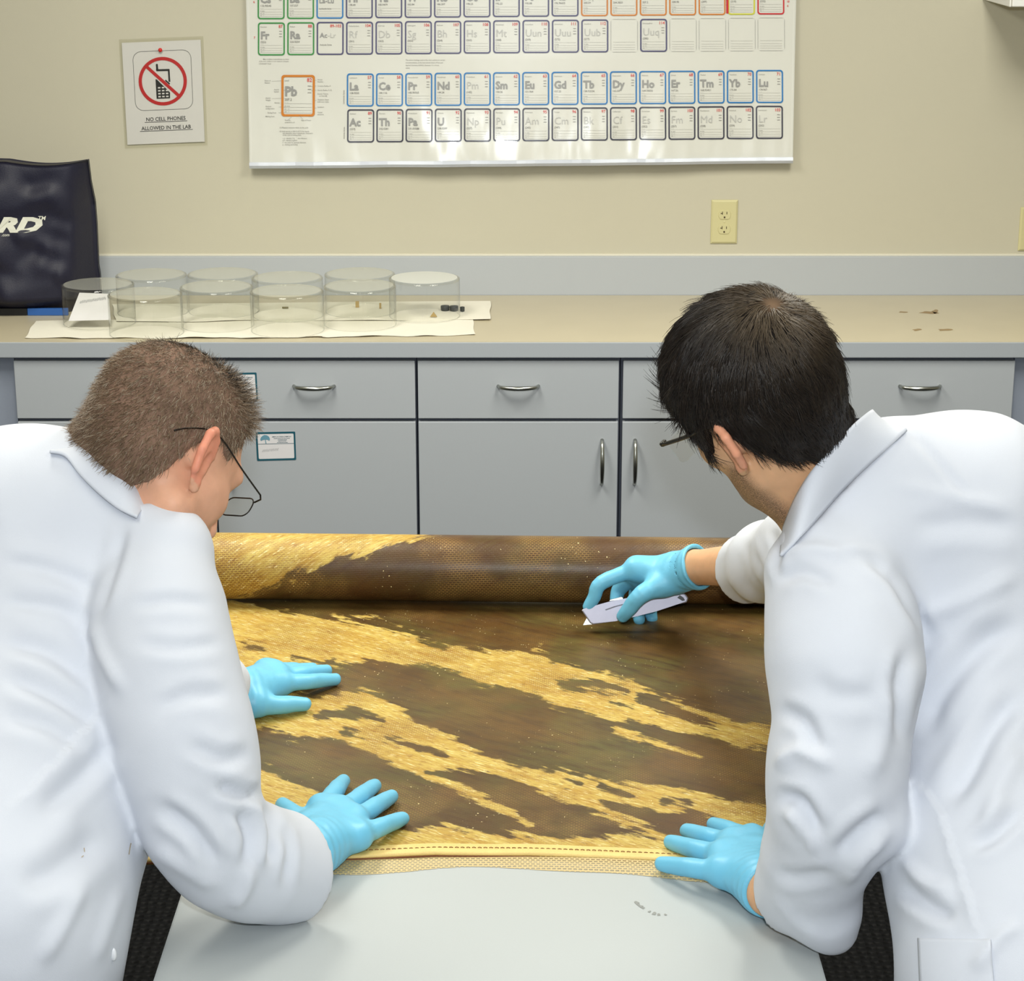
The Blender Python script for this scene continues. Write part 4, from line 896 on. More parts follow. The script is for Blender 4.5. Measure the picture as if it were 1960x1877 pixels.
def hair(person, H, cfg, base):
    """cap of hair plus many strands"""
    k = H.k; zl = hairline(cfg['line']); off = cfg['off']; rr = np.random.default_rng(cfg['seed'])
    def cap(P):
        L = P; d = base(L)-off(L); cut = (zl(L[:, 1]).astype(f32)-L[:, 2]); return smax(d, cut, cfg.get('edge', .006))
    V, Q = surface(lambda P: cap(P), (-.12, -.15, -.13), (.12, .14, .16), .003)
    V = V+normals(V, Q)*(noise3(V, 90, 3)-.5)[:, None]*cfg.get('rough', .002)
    N = normals(V, Q)
    mh = hair_material(cfg['name'])
    mc = hair_material(cfg['name']+'_cap'); mc.node_tree.nodes['Principled BSDF'].inputs['Roughness'].default_value = .85; mc.node_tree.nodes['Principled BSDF'].inputs['Specular IOR Level'].default_value = .12
    capo = npmesh('hair', H.w(V), Q, mc, person); c = np.array(cfg['cap']); v = (noise3(V, 40, 5)-.5)[:, None]
    if 'whorl' in cfg: wq = np.exp(-((V-cfg['whorl'])**2).sum(1)/.014**2)[:, None]; c = c*(1-wq)+np.array(lin((132, 106, 82)))*wq
    colr = np.concatenate([np.clip(c*(1+.5*v), 0, 1), np.ones((len(V), 1))], 1)
    a = capo.data.attributes.new('tint', 'FLOAT_COLOR', 'POINT'); a.data.foreach_set('color', colr.astype(f32).ravel())
    # strands
    A = np.linalg.norm(np.cross(V[Q[:, 2]]-V[Q[:, 0]], V[Q[:, 3]]-V[Q[:, 1]]), axis=1); cen = V[Q].mean(1); fnn = N[Q[:, 0]]
    rad_ = cen-np.array([0, -.012, .0]); rad_[:, 2] = np.maximum(rad_[:, 2], 0); rad_ /= np.linalg.norm(rad_, axis=1)[:, None]; ok = (base(cen.astype(f32)) > .0015) & ((rad_*fnn).sum(1) > .45); A = A*ok; idx = rr.choice(len(Q), cfg['n'], p=A/A.sum()); p = cen[idx]+(rr.random((cfg['n'], 3))-.5)*.003; n_ = fnn[idx]
    S, dirs, ln = cfg['dir'](p, n_, rr); seg = cfg['seg']; pts = [p-n_*.002]; cur = p-n_*.002; d = dirs
    for i in range(seg):
        cur = cur+d*(ln/seg)[:, None]; pts.append(cur); d = d+S*(1.0/seg); d /= np.linalg.norm(d, axis=1)[:, None]
        gq = np.minimum(cap(cur.astype(f32)), .02); bad = gq < .0004; cur = cur+n_*np.where(bad, .0010-gq, 0)[:, None]; pts[-1] = cur
    PT = np.stack(pts, 1); n, m = PT.shape[:2]; t = dirs; sd = np.cross(t, n_); sd /= np.linalg.norm(sd, axis=1)[:, None]+1e-9; up = np.cross(sd, t)
    wd = cfg['w']*np.linspace(1, .25, m)[None, :, None]; VV = np.stack([PT+sd[:, None]*wd, PT-sd[:, None]*wd*.5+up[:, None]*wd*.8, PT-sd[:, None]*wd*.5-up[:, None]*wd*.8], 2).reshape(-1, 3)
    b0 = (np.arange(n)*m*3)[:, None, None]; i0 = (np.arange(m-1)*3)[None, :, None]; j = np.arange(3)[None, None, :]; j2 = (j+1) % 3
    QQ = np.stack(np.broadcast_arrays(b0+i0+j, b0+i0+j2, b0+i0+3+j2, b0+i0+3+j), -1).reshape(-1, 4)
    so = npmesh('hair_strands', H.w(VV), QQ, mh, person); so['kind'] = 'stuff'
    cs = cfg['tint'](p, rr); cs = np.repeat(np.concatenate([cs, np.ones((n, 1))], 1), m*3, axis=0)
    a = so.data.attributes.new('tint', 'FLOAT_COLOR', 'POINT'); a.data.foreach_set('color', cs.astype(f32).ravel())
def spectacles(person, H, wire, lensw, lensh, yl, tmat, tr, rim=True, dz=0.):
    g = None; V = []; Fc = []
    def addtube(P, r, n=6):
        a, b = tube([H.w(p) for p in P], r, n); k0 = len(V); V.extend([tuple(q) for q in a]); Fc.extend([tuple(i+k0 for i in q) for q in b])
    lens = []
    for sx in (-1, 1):
        R = [(sx*.034+x, yl-.35*abs(x+sx*.034)**2*20*.03, -.004+dz+z) for x, z in rrect(-lensw/2, -lensh/2, lensw/2, lensh/2, .010, 5)]
        lens.append(R)
        if rim: addtube(R+[R[0]], wire)
        addtube([(sx*(.034+lensw/2), yl, .004), (sx*.069, yl-.004, .006), (sx*.074, yl-.012, .007)], tr*1.1)
        addtube(spline([(sx*.074, yl-.012, .007), (sx*.079, .05, .010), (sx*.0815, .005, .016), (sx*.080, -.022, .012), (sx*.077, -.046, -.004), (sx*.075, -.060, -.018)], 18), tr)
    addtube(spline([(-.012, yl, .0), (0, yl+.003, .004), (.012, yl, .0)], 7), wire*1.1)
    o = mesh('eyeglasses', V, Fc, tmat, person, True)
    for R in lens:
        n = len(R); A = [H.w(p) for p in R]; B = [H.w((p[0], p[1]-.0018, p[2])) for p in R]
        mesh('lens', A+B, [tuple(range(n)), tuple(range(2*n-1, n-1, -1))]+[(i, i+n, (i+1) % n+n, (i+1) % n) for i in range(n)], M_lens, o)
    return o
def eyes(person, H):
    for sx in (-1, 1):
        bm = bmesh.new(); bmesh.ops.create_uvsphere(bm, u_segments=14, v_segments=10, radius=.0105)
        for v in bm.verts: v.co = Vector(H.w(np.array(v.co)+np.array([sx*.033, .077, .0])))
        bm_obj('eye', bm, M_eye, person, True)
def cut_cuff(fn, end, axis, inner, r, wall):
    """open a sleeve at its end: cut by a plane and hollow it"""
    axis = np.asarray(axis, float)/np.linalg.norm(axis); end = np.asarray(end, f32); ax = axis.astype(f32)
    hol = rcone(end-axis*.05, end+axis*.05, r-wall, r-wall)
    return lambda P: smax(fn(P), -hol(P), .004)

def on_sdf(fn, px, py, t0=1.9, t1=3.6, off=.003):
    """distance along the line of sight at which a body surface is met"""
    r = ray(px, py).astype(f32); t = t0; o = np.array([0, 0, CZ], f32)
    for _ in range(140):
        d = float(fn((o+r*t)[None])[0])-off
        if d < .0006: break
        t += max(d*.7, .0008)
        if t > t1: return None
    return t
# ================================================================== the two men
def N_(px, py, zc, rpx): return (at(px, py, zc), rpx/F*zc)
def seg_bounds(nodes):
    P = np.array([n[0] for n in nodes]); R = max(n[1] for n in nodes); return P.min(0)-R-.03, P.max(0)+R+.03
def sleeve(nodes, k, cut=None):
    c = chain(nodes, k)
    if cut is None: return c
    end, ax, r = cut; ax = np.asarray(ax, float); ax /= np.linalg.norm(ax); end = np.asarray(end, float)
    hol = rcone(end-ax*.045, end+ax*.08, r*.9, r)
    a32 = ax.astype(f32); e32 = end.astype(f32)
    return lambda P: smax(smax(c(P), (P-e32)@a32, .004), -hol(P), .005)
def glove(person, name, wrist, cuff, fingers, thumb, palm_r=.017, h=.0017, cuff_r=.031, extra=None):
    """wrist/cuff points, fingers [(mcp, pip, dip, tip)], thumb [cmc, mcp, ip, tip] all as world points"""
    fs = []; W = np.asarray(wrist, float); C = np.asarray(cuff, float)
    mc = [np.asarray(f[0]) for f in fingers]
    for m in mc: fs.append(rcone(W+(m-W)*.12, m, .0255, palm_r))
    for a, b in zip(mc, mc[1:]): fs.append(rcone(a, b, palm_r*.92, palm_r*.92))
    if thumb is not None: fs.append(rcone(W, thumb[0], .022, .019)); fs.append(rcone(thumb[0], mc[0]+(W-mc[0])*.35, .017, .015))
    palm = union(fs, .018)
    ax = C-W; ln = np.linalg.norm(ax); ax /= ln
    cf = chain([(W+ax*-.01, .029), (W+ax*.012, .031), (C, cuff_r), (C+ax*.02, cuff_r+.001)], .012); rim = ax
    def fing(J, R):
        P = spline(np.array(J, float), 13); r = np.interp(np.linspace(0, 1, 13), np.linspace(0, 1, len(R)), R)
        cs = [rcone(a, b, r1, r2) for a, b, r1, r2 in zip(P, P[1:], r, r[1:])]
        def f(X):
            d = cs[0](X)
            for g in cs[1:]: d = np.minimum(d, g(X))
            return d
        return f
    FG = [fing(f, (.0138, .0126, .0116, .0098)) for f in fingers]
    TH_ = fing(thumb, (.0175, .0150, .0132, .0106)) if thumb is not None else None
    c32 = C.astype(f32); a32 = ax.astype(f32); hol = rcone(C-ax*.035, C+ax*.06, cuff_r-.0034, cuff_r-.0026)
    t1 = np.cross(ax, [0, 0, 1.]); t1 /= np.linalg.norm(t1); t2 = np.cross(t1, ax); M = np.stack([t1, t2, ax], 1).astype(f32)
    def ring(P):
        q = (P-c32)@M; return np.sqrt((np.sqrt(q[:, 0]**2+q[:, 1]**2)-(cuff_r-.0008))**2+(q[:, 2]+.002)**2)-.0024
    def f(P):
        d = smin(palm(P), cf(P), .014)
        for g in FG: d = smin(d, g(P), .0075)
        if TH_ is not None: d = smin(d, TH_(P), .012)
        d = smax(smax(d, (P-c32)@a32, .002), -hol(P), .002); d = smin(d, ring(P), .002)
        w_ = (P-c32)@a32                                       # stretched wrinkles near the cuff
        return d+.0007*np.sin(w_*420+6*((P-c32)@M[:, 0])*20)*np.exp(-np.maximum(0, -w_)/.035)
    pts = np.array([W, C+ax*.02]+[q for g in fingers for q in g]+(list(thumb) if thumb is not None else []))
    V, Q = surface(f, pts.min(0)-.045, pts.max(0)+.045, h); V = V+normals(V, Q)*((noise3(V, 70, 4)-.5)*.0012)[:, None]
    return npmesh(name, V, Q, M_glove, person)
def flat_fingers(rows, z0=None):
    """rows: (mcp px, tip px) flat on the canvas"""
    z0 = ZP if z0 is None else z0; out = []
    for m, t, *mid in rows:
        m = np.array(m, float); t = np.array(t, float); a = np.array(mid[0], float) if mid else m+(t-m)*.48; b = a+(t-a)*.55
        out.append((onZ(*m, z0+.027), onZ(*a, z0+.0225), onZ(*b, z0+.0155), onZ(*t, z0+.0100)))
    return out
def body_mesh(person, skin, H, neck, chains, hair_cfg, beard):
    V, Q, base = make_body(H, neck, chains, hair_cfg); b, ear = head_attrs(V, H, beard)
    far = np.linalg.norm(V-H.c, axis=1) > .2; b[far] = 0; ear[far] = 0
    o = npmesh('body', V, Q, skin, person); fattr(o.data, 'beard', b); fattr(o.data, 'red', np.clip(ear*.55, 0, 1)); return o, base
def legs(person, hx, hy, face, zhip=.66):
    fw = V3(math.cos(face), math.sin(face), 0); sd = V3(-fw[1], fw[0], 0)
    fs = []; 
    for s in (-1, 1):
        hp = V3(hx, hy, zhip)+sd*s*.085; kn = hp+fw*.03+V3(0, 0, .48-zhip); an = V3(hx, hy, .09)+sd*s*.10
        fs.append(chain([(hp, .085), (kn, .062), (an, .052)], .03))
    g = union(fs, .02); cut = np.array([0, 0, .03])
    V, Q = surface(lambda P: np.maximum(g(P), .035-P[:, 2]), V3(hx, hy, .01)-V3(.27, .27, 0), V3(hx, hy, zhip+.12)+V3(.27, .27, 0), .012); npmesh('trousers', V, Q, M_trs, person)
    for s in (-1, 1):
        a = V3(hx, hy, .045)+sd*s*.10; g2 = chain([(a-fw*.06, .038), (a+fw*.06, .040), (a+fw*.15-V3(0, 0, .008), .033)], .02)
        V, Q = surface(lambda P: np.maximum(g2(P), .002-P[:, 2]), a-V3(.25, .25, .06), a+V3(.25, .25, .1), .008); npmesh('shoe', V, Q, M_shoe, person)
def collar(person, F_, H_, th=.0035, bulge=.006):
    """band between the fold line F_ and the hem H_ (world points), rolled over the fold"""
    n = 40; A = spline(F_, n); B = spline(H_, n); V = []; K = 12
    for i in range(n):
        d = B[i]-A[i]
        for j in range(K):
            t = j/(K-1); p = A[i]+d*t; out = (np.array([0, 0, CZ])-p); out /= np.linalg.norm(out); V.append(p+out*(bulge*math.sin(math.pi*min(1, t*1.02))**.8))
    V = np.array(V); f = grid_faces(n, K); o = npmesh('collar', V, f, M_coat, person)
    m = o.modifiers.new('thickness', 'SOLIDIFY'); m.thickness = th; m.offset = 0; return o
def hemline(fn, pts):
    out = []
    for a, b, z in pts:
        t = on_sdf(fn, a, b); out.append(at(a, b, t-.004 if t is not None and abs(t-z) < .12 else z))
    return out
# ------------------------------------------------------------------ man at the left, cropped hair
pl_ = at(-52, 1750, 2.42); LH = (pl_[0]-.02, pl_[1]-.02)
pA = empty('person', (LH[0], LH[1], 0), 'man with cropped greying hair in a white lab coat leaning over the table', 'person')
HA = Head(at(318, 856, 2.58), cam_dir(.47, -.59, .66), cam_dir(.32, .84, .36), 1.045)
skinA = skin_material('skin_ruddy', (222, 168, 138), (226, 128, 104), (150, 110, 90))
offA = lambda L: (.0035+.004*np.clip((L[:, 2]-.05)/.05, 0, 1)*np.clip((L[:, 1]+.02)/.06, 0, 1)).astype(f32)
def dirA(p, n, rr):
    k = len(p); top = np.clip((p[:, 2]-.05)/.04, 0, 1)*np.clip((p[:, 1]+.03)/.06, 0, 1)
    down = np.stack([np.zeros(k), -.25*np.ones(k)+.55*top, -1+.9*top], 1); rnd = rr.normal(size=(k, 3))*.28
    d = n*(.55+.75*top)[:, None]+down*(.75-.25*top)[:, None]+rnd; d /= np.linalg.norm(d, axis=1)[:, None]
    return down*.35+n*(-.15), d, (.009+.006*rr.random(k)+top*(.005+.009*rr.random(k)))
def tintA(p, rr):
    k = len(p); t = rr.random(k)[:, None]; c = np.array(lin((98, 80, 62)))*(1-t)+np.array(lin((158, 134, 108)))*t; g = (rr.random(k) < .16)[:, None]; c = np.where(g, np.array(lin((186, 172, 150))), c)
    dk = (np.clip((p[:, 2]-.07)/.03, 0, 1)*(rr.random(k) < .6))[:, None]; return c*(1-dk)+np.array(lin((38, 32, 26)))*dk
cfgA = dict(name='hair_greying', jaw=1.05, seed=3, line=[-.125, -.122, -.120, -.104, -.072, -.006, .018, .012, .008, .034, .060, .080, .092, .1], off=offA, edge=.002, rough=.003, cap=lin((128, 102, 86)), n=15000, seg=3, w=.00042, dir=dirA, tint=tintA)
neckA = [(HA.w((0, -.035, -.02)), .058), (at(238, 880, 2.60), .064), (at(190, 950, 2.60), .075)]
# coat
rnA = [N_(312, 1060, 2.53, 97), N_(303, 1180, 2.50, 122), N_(318, 1290, 2.48, 131), N_(344, 1400, 2.465, 129), N_(366, 1490, 2.46, 118), N_(384, 1580, 2.46, 100), N_(432, 1630, 2.49, 102), N_(490, 1655, 2.535, 102), N_(545, 1662, 2.585, 98), N_(600, 1660, 2.63, 94)]
wrA = onZ(600, 1628, ZP+.036); elA = at(370, 1590, 2.46)
cutA = (at(556, 1660, 2.594), at(612, 1640, 2.66)-at(490, 1660, 2.55), .057)
slvA = sleeve(rnA, .03, cutA)
flA = [N_(80, 1000, 2.76, 105), N_(215, 1130, 2.98, 95), N_(400, 1310, 3.13, 66), N_(450, 1345, 3.18, 60)]
farA = sleeve(flA, .03, (at(425, 1328, 3.16), at(450, 1345, 3.18)-at(300, 1220, 3.05), .040))
torA = union([chain([N_(66, 1014, 2.60, 192), N_(36, 1250, 2.60, 250), N_(8, 1500, 2.53, 278), N_(-46, 1750, 2.42, 272), (V3(LH[0], LH[1], .62), .165), (V3(LH[0], LH[1], .45), .175)], .06),
              rcone(*[x for x in (at(192, 962, 2.59), at(312, 1060, 2.53), 104/F*2.59, 95/F*2.53)]), rcone(at(66, 1014, 2.6), at(192, 965, 2.6), .115, .068), rcone(at(66, 1010, 2.62), at(80, 1000, 2.76), .11, .07),
              rcone(at(120, 1140, 2.60), at(285, 1100, 2.56), .11, .05)], .05)
nkA = chain([(HA.w((0, -.02, -.05)), .046), (at(246, 884, 2.60), .046)], .02)
def coatA(P):
    d = smin(torA(P), farA(P), .03); d = smin(d, slvA(P), .009); d = smax(d, -(nkA(P)-.004), .01); return smax(d, (.47-P[:, 2]), .01)
lo = V3(LH[0]-.26, LH[1]-.24, .45); hi = V3(-.17, 3.22, 1.45)
V, Q = surface(coatA, lo, hi, .0056, .01); V = relax(V, Q, 2)
FA = [([(0, 1075), (90, 1090), (190, 1130)], .004, 14, 0), ([(0, 1150), (110, 1165), (165, 1200)], .004, 14, 0), ([(0, 1225), (100, 1250), (175, 1310)], .006, 16, 0), ([(0, 1290), (90, 1325), (190, 1390)], .006, 16, 0), ([(0, 1370), (90, 1390), (170, 1440)], .004, 16, 0),
      ([(0, 1560), (75, 1490), (190, 1362), (215, 1335)], .005, 15, 2), ([(70, 1560), (160, 1480), (225, 1410)], .006, 18, 0), ([(75, 1850), (120, 1770), (160, 1690)], .006, 16, 1), ([(180, 1850), (205, 1780), (240, 1690)], .004, 14, 1), ([(30, 1680), (100, 1670), (200, 1590)], .007, 26, 0),
      ([(172, 1180), (195, 1250), (240, 1330)], .006, 12, 1, (0, 2.46)), ([(240, 1000), (215, 1090), (180, 1190)], .004, 10, 0), ([(250, 1160), (330, 1150), (410, 1160)], .003, 12, 0), ([(260, 1230), (340, 1240), (430, 1230)], .003, 12, 0), ([(300, 1360), (360, 1330), (440, 1330)], .004, 14, 0),
      ([(300, 1540), (370, 1590), (420, 1660)], .009, 14, 0), ([(455, 1545), (478, 1600), (470, 1660)], .009, 12, 0), ([(500, 1530), (520, 1590), (520, 1660)], .007, 11, 0), ([(535, 1575), (550, 1630), (545, 1700)], .005, 9, 0), ([(410, 1500), (470, 1520), (512, 1510)], .008, 12, 0), ([(440, 1740), (470, 1700), (480, 1650)], .007, 12, 1),
      ([(290, 1620), (350, 1660), (420, 1700)], .006, 16, 1), ([(360, 1420), (420, 1450), (480, 1440)], .005, 14, 0), ([(120, 835), (150, 880), (230, 960)], .004, 9, 2)]
V = add_folds(V, Q, FA, .0030, 2); V[:, 2] = np.where((V[:, 0] > TX0-.002) & (V[:, 2] < ZT+.004) & (V[:, 2] > ZT-.06), ZT+.004, V[:, 2])
coA = npmesh('lab_coat', V, Q, M_coat, pA)
cbv = BVHTree.FromPolygons([tuple(map(float, v)) for v in V], [tuple(map(int, q)) for q in Q])
mk = Ink()
for a, b in (((251, 1613), (249, 1622)), ((249, 1622), (247, 1635)), ((161, 1622), (162, 1630)), ((156, 1640), (160, 1637))): mk.line(a, b, 1.6)
bp_ = on_bvh(cbv, .001)(217, 1826); bm = bmesh.new(); bmesh.ops.create_uvsphere(bm, u_segments=14, v_segments=8, radius=.0085)
for v in bm.verts: v.co = Vector(bp_)+Vector((v.co.x*.45, v.co.y*.4, v.co.z))
bm_obj('button', bm, mat('white_plastic', (226, 228, 232), rough=.3), pA, True)
mk.build('coat_stain', mat('coat_stain_brown', (176, 158, 128), rough=.9), on_bvh(cbv, .001), pA)
cTA = at(100, 1010, 2.62)
bodyA, baseA = body_mesh(pA, skinA, HA, neckA, [[(neckA[-1][0], .06), (cTA, .09), (at(10, 1500, 2.54), .09), (pl_, .10)],
    [(cTA, .08), (at(300, 1070, 2.54), .050), (at(345, 1400, 2.47), .042), (elA, .040), (onZ(583, 1636, ZP+.038), .0285), (onZ(606, 1622, ZP+.034), .024)],
    [(cTA, .08), (at(80, 1005, 2.76), .050), (at(215, 1130, 2.98), .040), (onZ(448, 1330, ZP+.036), .026)]], cfgA, .12)
hair(pA, HA, cfgA, baseA); eyes(pA, HA); spectacles(pA, HA, .0009, .046, .026, .112, M_wire, .0011)
collar(pA, [at(120, 850, 2.66), at(150, 834, 2.58), at(188, 852, 2.535), at(228, 884, 2.52), at(262, 922, 2.52), at(284, 957, 2.545)], hemline(coatA, [(95, 864, 2.60), (124, 872, 2.545), (152, 908, 2.51), (188, 944, 2.50), (226, 974, 2.50), (262, 990, 2.52)]))
glove(pA, 'glove', onZ(606, 1622, ZP+.034), onZ(583, 1636, ZP+.038), flat_fingers([((616, 1546), (657, 1494), (640, 1516)), ((650, 1553), (717, 1503)), ((674, 1570), (749, 1524)), ((684, 1600), (770, 1566))]), [onZ(588, 1590, ZP+.030), onZ(568, 1566, ZP+.024), onZ(555, 1553, ZP+.018), onZ(541, 1540, ZP+.012)], cuff_r=.0355)
glove(pA, 'glove', onZ(462, 1326, ZP+.034), onZ(436, 1330, ZP+.037), flat_fingers([((536, 1308), (641, 1300)), ((530, 1296), (624, 1283)), ((520, 1290), (598, 1280)), ((508, 1286), (566, 1279))]), [onZ(484, 1345, ZP+.026), onZ(520, 1349, ZP+.020), onZ(552, 1348, ZP+.016), onZ(583, 1347, ZP+.012)])
legs(pA, LH[0], LH[1], math.radians(50))
# ------------------------------------------------------------------ man at the right, dark hair
pr_w = at(1970, 1880, 2.34); RH = (pr_w[0]+.0, pr_w[1])
pB = empty('person', (RH[0], RH[1], 0), 'dark-haired man in a white lab coat cutting with a knife', 'person')
HB = Head(at(1446, 756, 2.45), cam_dir(-.55, -.17, .82), cam_dir(-.43, .77, -.40), 1.0)
skinB = skin_material('skin_olive', (216, 168, 128), (228, 146, 122), (84, 62, 48))
WHB = np.array([.012, -.088, .082])
offB = lambda L: (.010+.003*np.clip((L[:, 2]-.0)/.06, 0, 1)+.004*np.clip((-L[:, 1])/.06, 0, 1)*np.clip((L[:, 2]+.06)/.06, 0, 1)).astype(f32)
def dirB(p, n, rr):
    k = len(p); r = p-WHB; sw = np.cross(n, r)*.35; t = r+sw; t = t-n*(t*n).sum(1)[:, None]; t /= np.linalg.norm(t, axis=1)[:, None]+1e-9
    fall = np.clip((.06-p[:, 2])/.06, 0, 1)[:, None]; dn = np.array([0, -.1, -1.]); dn = dn-n*(n@dn)[:, None]; t = t*(1-.7*fall)+dn*.7*fall
    cl = noise3(p, 70, 9)[:, None]-.5; cl2 = noise3(p, 70, 11)[:, None]-.5; d = t+np.cross(n, t)*(cl*.9)+n*(.10+.22*cl2)+rr.normal(size=(k, 3))*.08; d /= np.linalg.norm(d, axis=1)[:, None]
    return -n*.55, d, .022+.016*rr.random(k)
def tintB(p, rr):
    k = len(p); t = rr.random(k)[:, None]**1.5; c = np.array(lin((24, 20, 18)))*(1-t)+np.array(lin((52, 42, 33)))*t
    wl = np.exp(-((p-WHB)**2).sum(1)/.045**2)[:, None]*(.4+.6*rr.random(k)[:, None]); c = c*(1-wl)+np.array(lin((112, 94, 70)))*wl
    return c
cfgB = dict(name='hair_dark', jaw=1.0, seed=5, line=[-.100, -.096, -.086, -.058, -.030, .012, .024, .004, -.024, -.008, .040, .062, .074, .09], off=offB, edge=.006, rough=.004, cap=lin((26, 22, 19)), whorl=WHB+np.array([.0, -.006, .006]), n=18000, seg=4, w=.00050, dir=dirB, tint=tintB)
neckB = [(HB.w((0, -.03, -.02)), .060), (at(1530, 880, 2.50), .064), (at(1600, 960, 2.54), .075)]
rnB = [N_(1585, 1108, 2.45, 120), N_(1612, 1200, 2.43, 138), N_(1622, 1290, 2.405, 140), N_(1614, 1400, 2.39, 117), N_(1602, 1480, 2.385, 124), N_(1598, 1560, 2.395, 116), N_(1564, 1630, 2.44, 100), N_(1538, 1690, 2.50, 82), N_(1505, 1730, 2.55, 66)]
wrB = onZ(1472, 1696, ZP+.036); elB = at(1640, 1570, 2.39)
cutB = (at(1502, 1716, 2.545), wrB-at(1590, 1600, 2.43), .046)
drp = [N_(1556, 1690, 2.47, 74), N_(1588, 1758, 2.475, 50), N_(1596, 1785, 2.482, 34)]
spur = [N_(1640, 1560, 2.37, 80), N_(1700, 1588, 2.36, 34)]
slvB = sleeve(rnB, .03, cutB); drpB = chain(drp, .03); spB = chain(spur, .03)
frB = [N_(1660, 1060, 2.84, 108), N_(1545, 1055, 3.06, 92), N_(1470, 1075, 3.22, 70), N_(1420, 1091, 3.36, 60), N_(1380, 1100, 3.42, 60)]
wrB2 = at(1330, 1086, 3.47)
farB = sleeve(frB, .03, (at(1428, 1090, 3.34), wrB2-at(1500, 1068, 3.15), .046))
torB = union([chain([N_(1838, 1002, 2.55, 206), N_(1900, 1200, 2.56, 212), N_(1930, 1430, 2.51, 208), N_(1925, 1650, 2.42, 212), N_(1968, 1795, 2.36, 208), N_(1972, 1900, 2.33, 215), (V3(RH[0], RH[1], .62), .165), (V3(RH[0], RH[1], .45), .175)], .06),
              rcone(at(1700, 955, 2.53), at(1838, 1002, 2.55), 135/F*2.53, 200/F*2.55), rcone(at(1690, 960, 2.53), at(1590, 1105, 2.46), .082, .074), rcone(at(1760, 1110, 2.56), at(1620, 1120, 2.49), .10, .055), rcone(at(1838, 1002, 2.58), at(1660, 1060, 2.84), .11, .07)], .05)
nkB = chain([(HB.w((0, -.03, -.04)), .062), (at(1545, 895, 2.50), .062)], .03)
def coatB(P):
    d = smin(torB(P), farB(P), .03); s = smin(smin(slvB(P), drpB(P), .035), spB(P), .03); d = smin(d, s, .009); d = smax(d, -(nkB(P)-.004), .01); return smax(d, (.47-P[:, 2]), .01)
lo = V3(.2, RH[1]-.26, .45); hi = V3(RH[0]+.26, 3.42, 1.48)
V, Q = surface(coatB, lo, hi, .0056, .01); V = relax(V, Q, 2)
FB = [([(1960, 1090), (1870, 1140), (1760, 1185)], .005, 18, 1), ([(1960, 1190), (1880, 1230), (1795, 1330), (1770, 1420)], .009, 22, 0), ([(1960, 1320), (1900, 1390), (1850, 1480), (1800, 1540)], .010, 20, 0), ([(1960, 1430), (1920, 1500), (1880, 1600)], .008, 20, 1), ([(1960, 1545), (1900, 1600), (1850, 1620)], .006, 14, 0),
      ([(1735, 1490), (1790, 1530), (1830, 1640), (1880, 1800)], .005, 12, 2), ([(1720, 1690), (1790, 1740), (1830, 1750)], .008, 14, 0), ([(1720, 1640), (1780, 1690), (1830, 1700)], .006, 12, 1), ([(1860, 1860), (1920, 1790), (1960, 1770)], .006, 14, 1),
      ([(1650, 1050), (1715, 1110), (1745, 1160), (1785, 1228)], .007, 12, 0), ([(1600, 1045), (1670, 1060), (1720, 1110)], .005, 12, 1), ([(1740, 1010), (1850, 1000), (1955, 1010)], .004, 20, 0), ([(1700, 930), (1800, 945), (1950, 985)], .003, 14, 1), ([(1500, 1060), (1560, 1050), (1620, 1065)], .006, 13, 1), ([(1480, 1110), (1540, 1095), (1600, 1120)], .004, 12, 0),
      ([(1478, 1470), (1530, 1440), (1600, 1470)], .008, 14, 1), ([(1484, 1530), (1530, 1535), (1570, 1600)], .010, 14, 0), ([(1500, 1550), (1545, 1580), (1560, 1640)], .006, 12, 1), ([(1700, 1556), (1650, 1590), (1600, 1640)], .010, 15, 0), ([(1700, 1600), (1650, 1640), (1615, 1700)], .007, 14, 1), ([(1480, 1670), (1530, 1680), (1600, 1670)], .004, 12, 0), ([(1700, 1300), (1690, 1400), (1660, 1500)], .007, 20, 1), ([(1735, 1240), (1715, 1330), (1720, 1420)], .006, 12, 0),
      ([(1490, 1360), (1540, 1380), (1570, 1440)], .006, 13, 0), ([(1560, 1290), (1600, 1330), (1680, 1330)], .003, 18, 0), ([(1470, 1700), (1520, 1760), (1580, 1800)], .003, 12, 1), ([(1430, 1040), (1450, 1080), (1470, 1130)], .004, 8, 0), ([(1480, 1010), (1490, 1060), (1480, 1100)], .004, 8, 0), ([(1735, 820), (1790, 880), (1860, 960)], .003, 7, 0)]
V = add_folds(V, Q, FB, .0032, 6); V[:, 2] = np.where((V[:, 0] < TX1+.002) & (V[:, 2] < ZT+.004) & (V[:, 2] > ZT-.06), ZT+.004, V[:, 2])
coB = npmesh('lab_coat', V, Q, M_coat, pB); VB, QB = V, Q
cTB = at(1810, 1002, 2.57)
bodyB, baseB = body_mesh(pB, skinB, HB, neckB, [[(neckB[-1][0], .06), (cTB, .09), (at(1950, 1430, 2.52), .085), (pr_w, .10)],
    [(cTB, .08), (at(1600, 1115, 2.47), .050), (at(1615, 1400, 2.40), .042), (elB, .040), (onZ(1476, 1708, ZP+.038), .0285), (onZ(1460, 1690, ZP+.034), .024)],
    [(cTB, .08), (at(1660, 1062, 2.84), .052), (at(1545, 1058, 3.06), .044), (at(1440, 1080, 3.32), .036), (wrB2, .0285), (at(1300, 1092, 3.49), .024)]], cfgB, .9)
hair(pB, HB, cfgB, baseB); eyes(pB, HB); spectacles(pB, HB, .0008, .052, .034, .116, M_black, .0027, rim=False, dz=-.012)
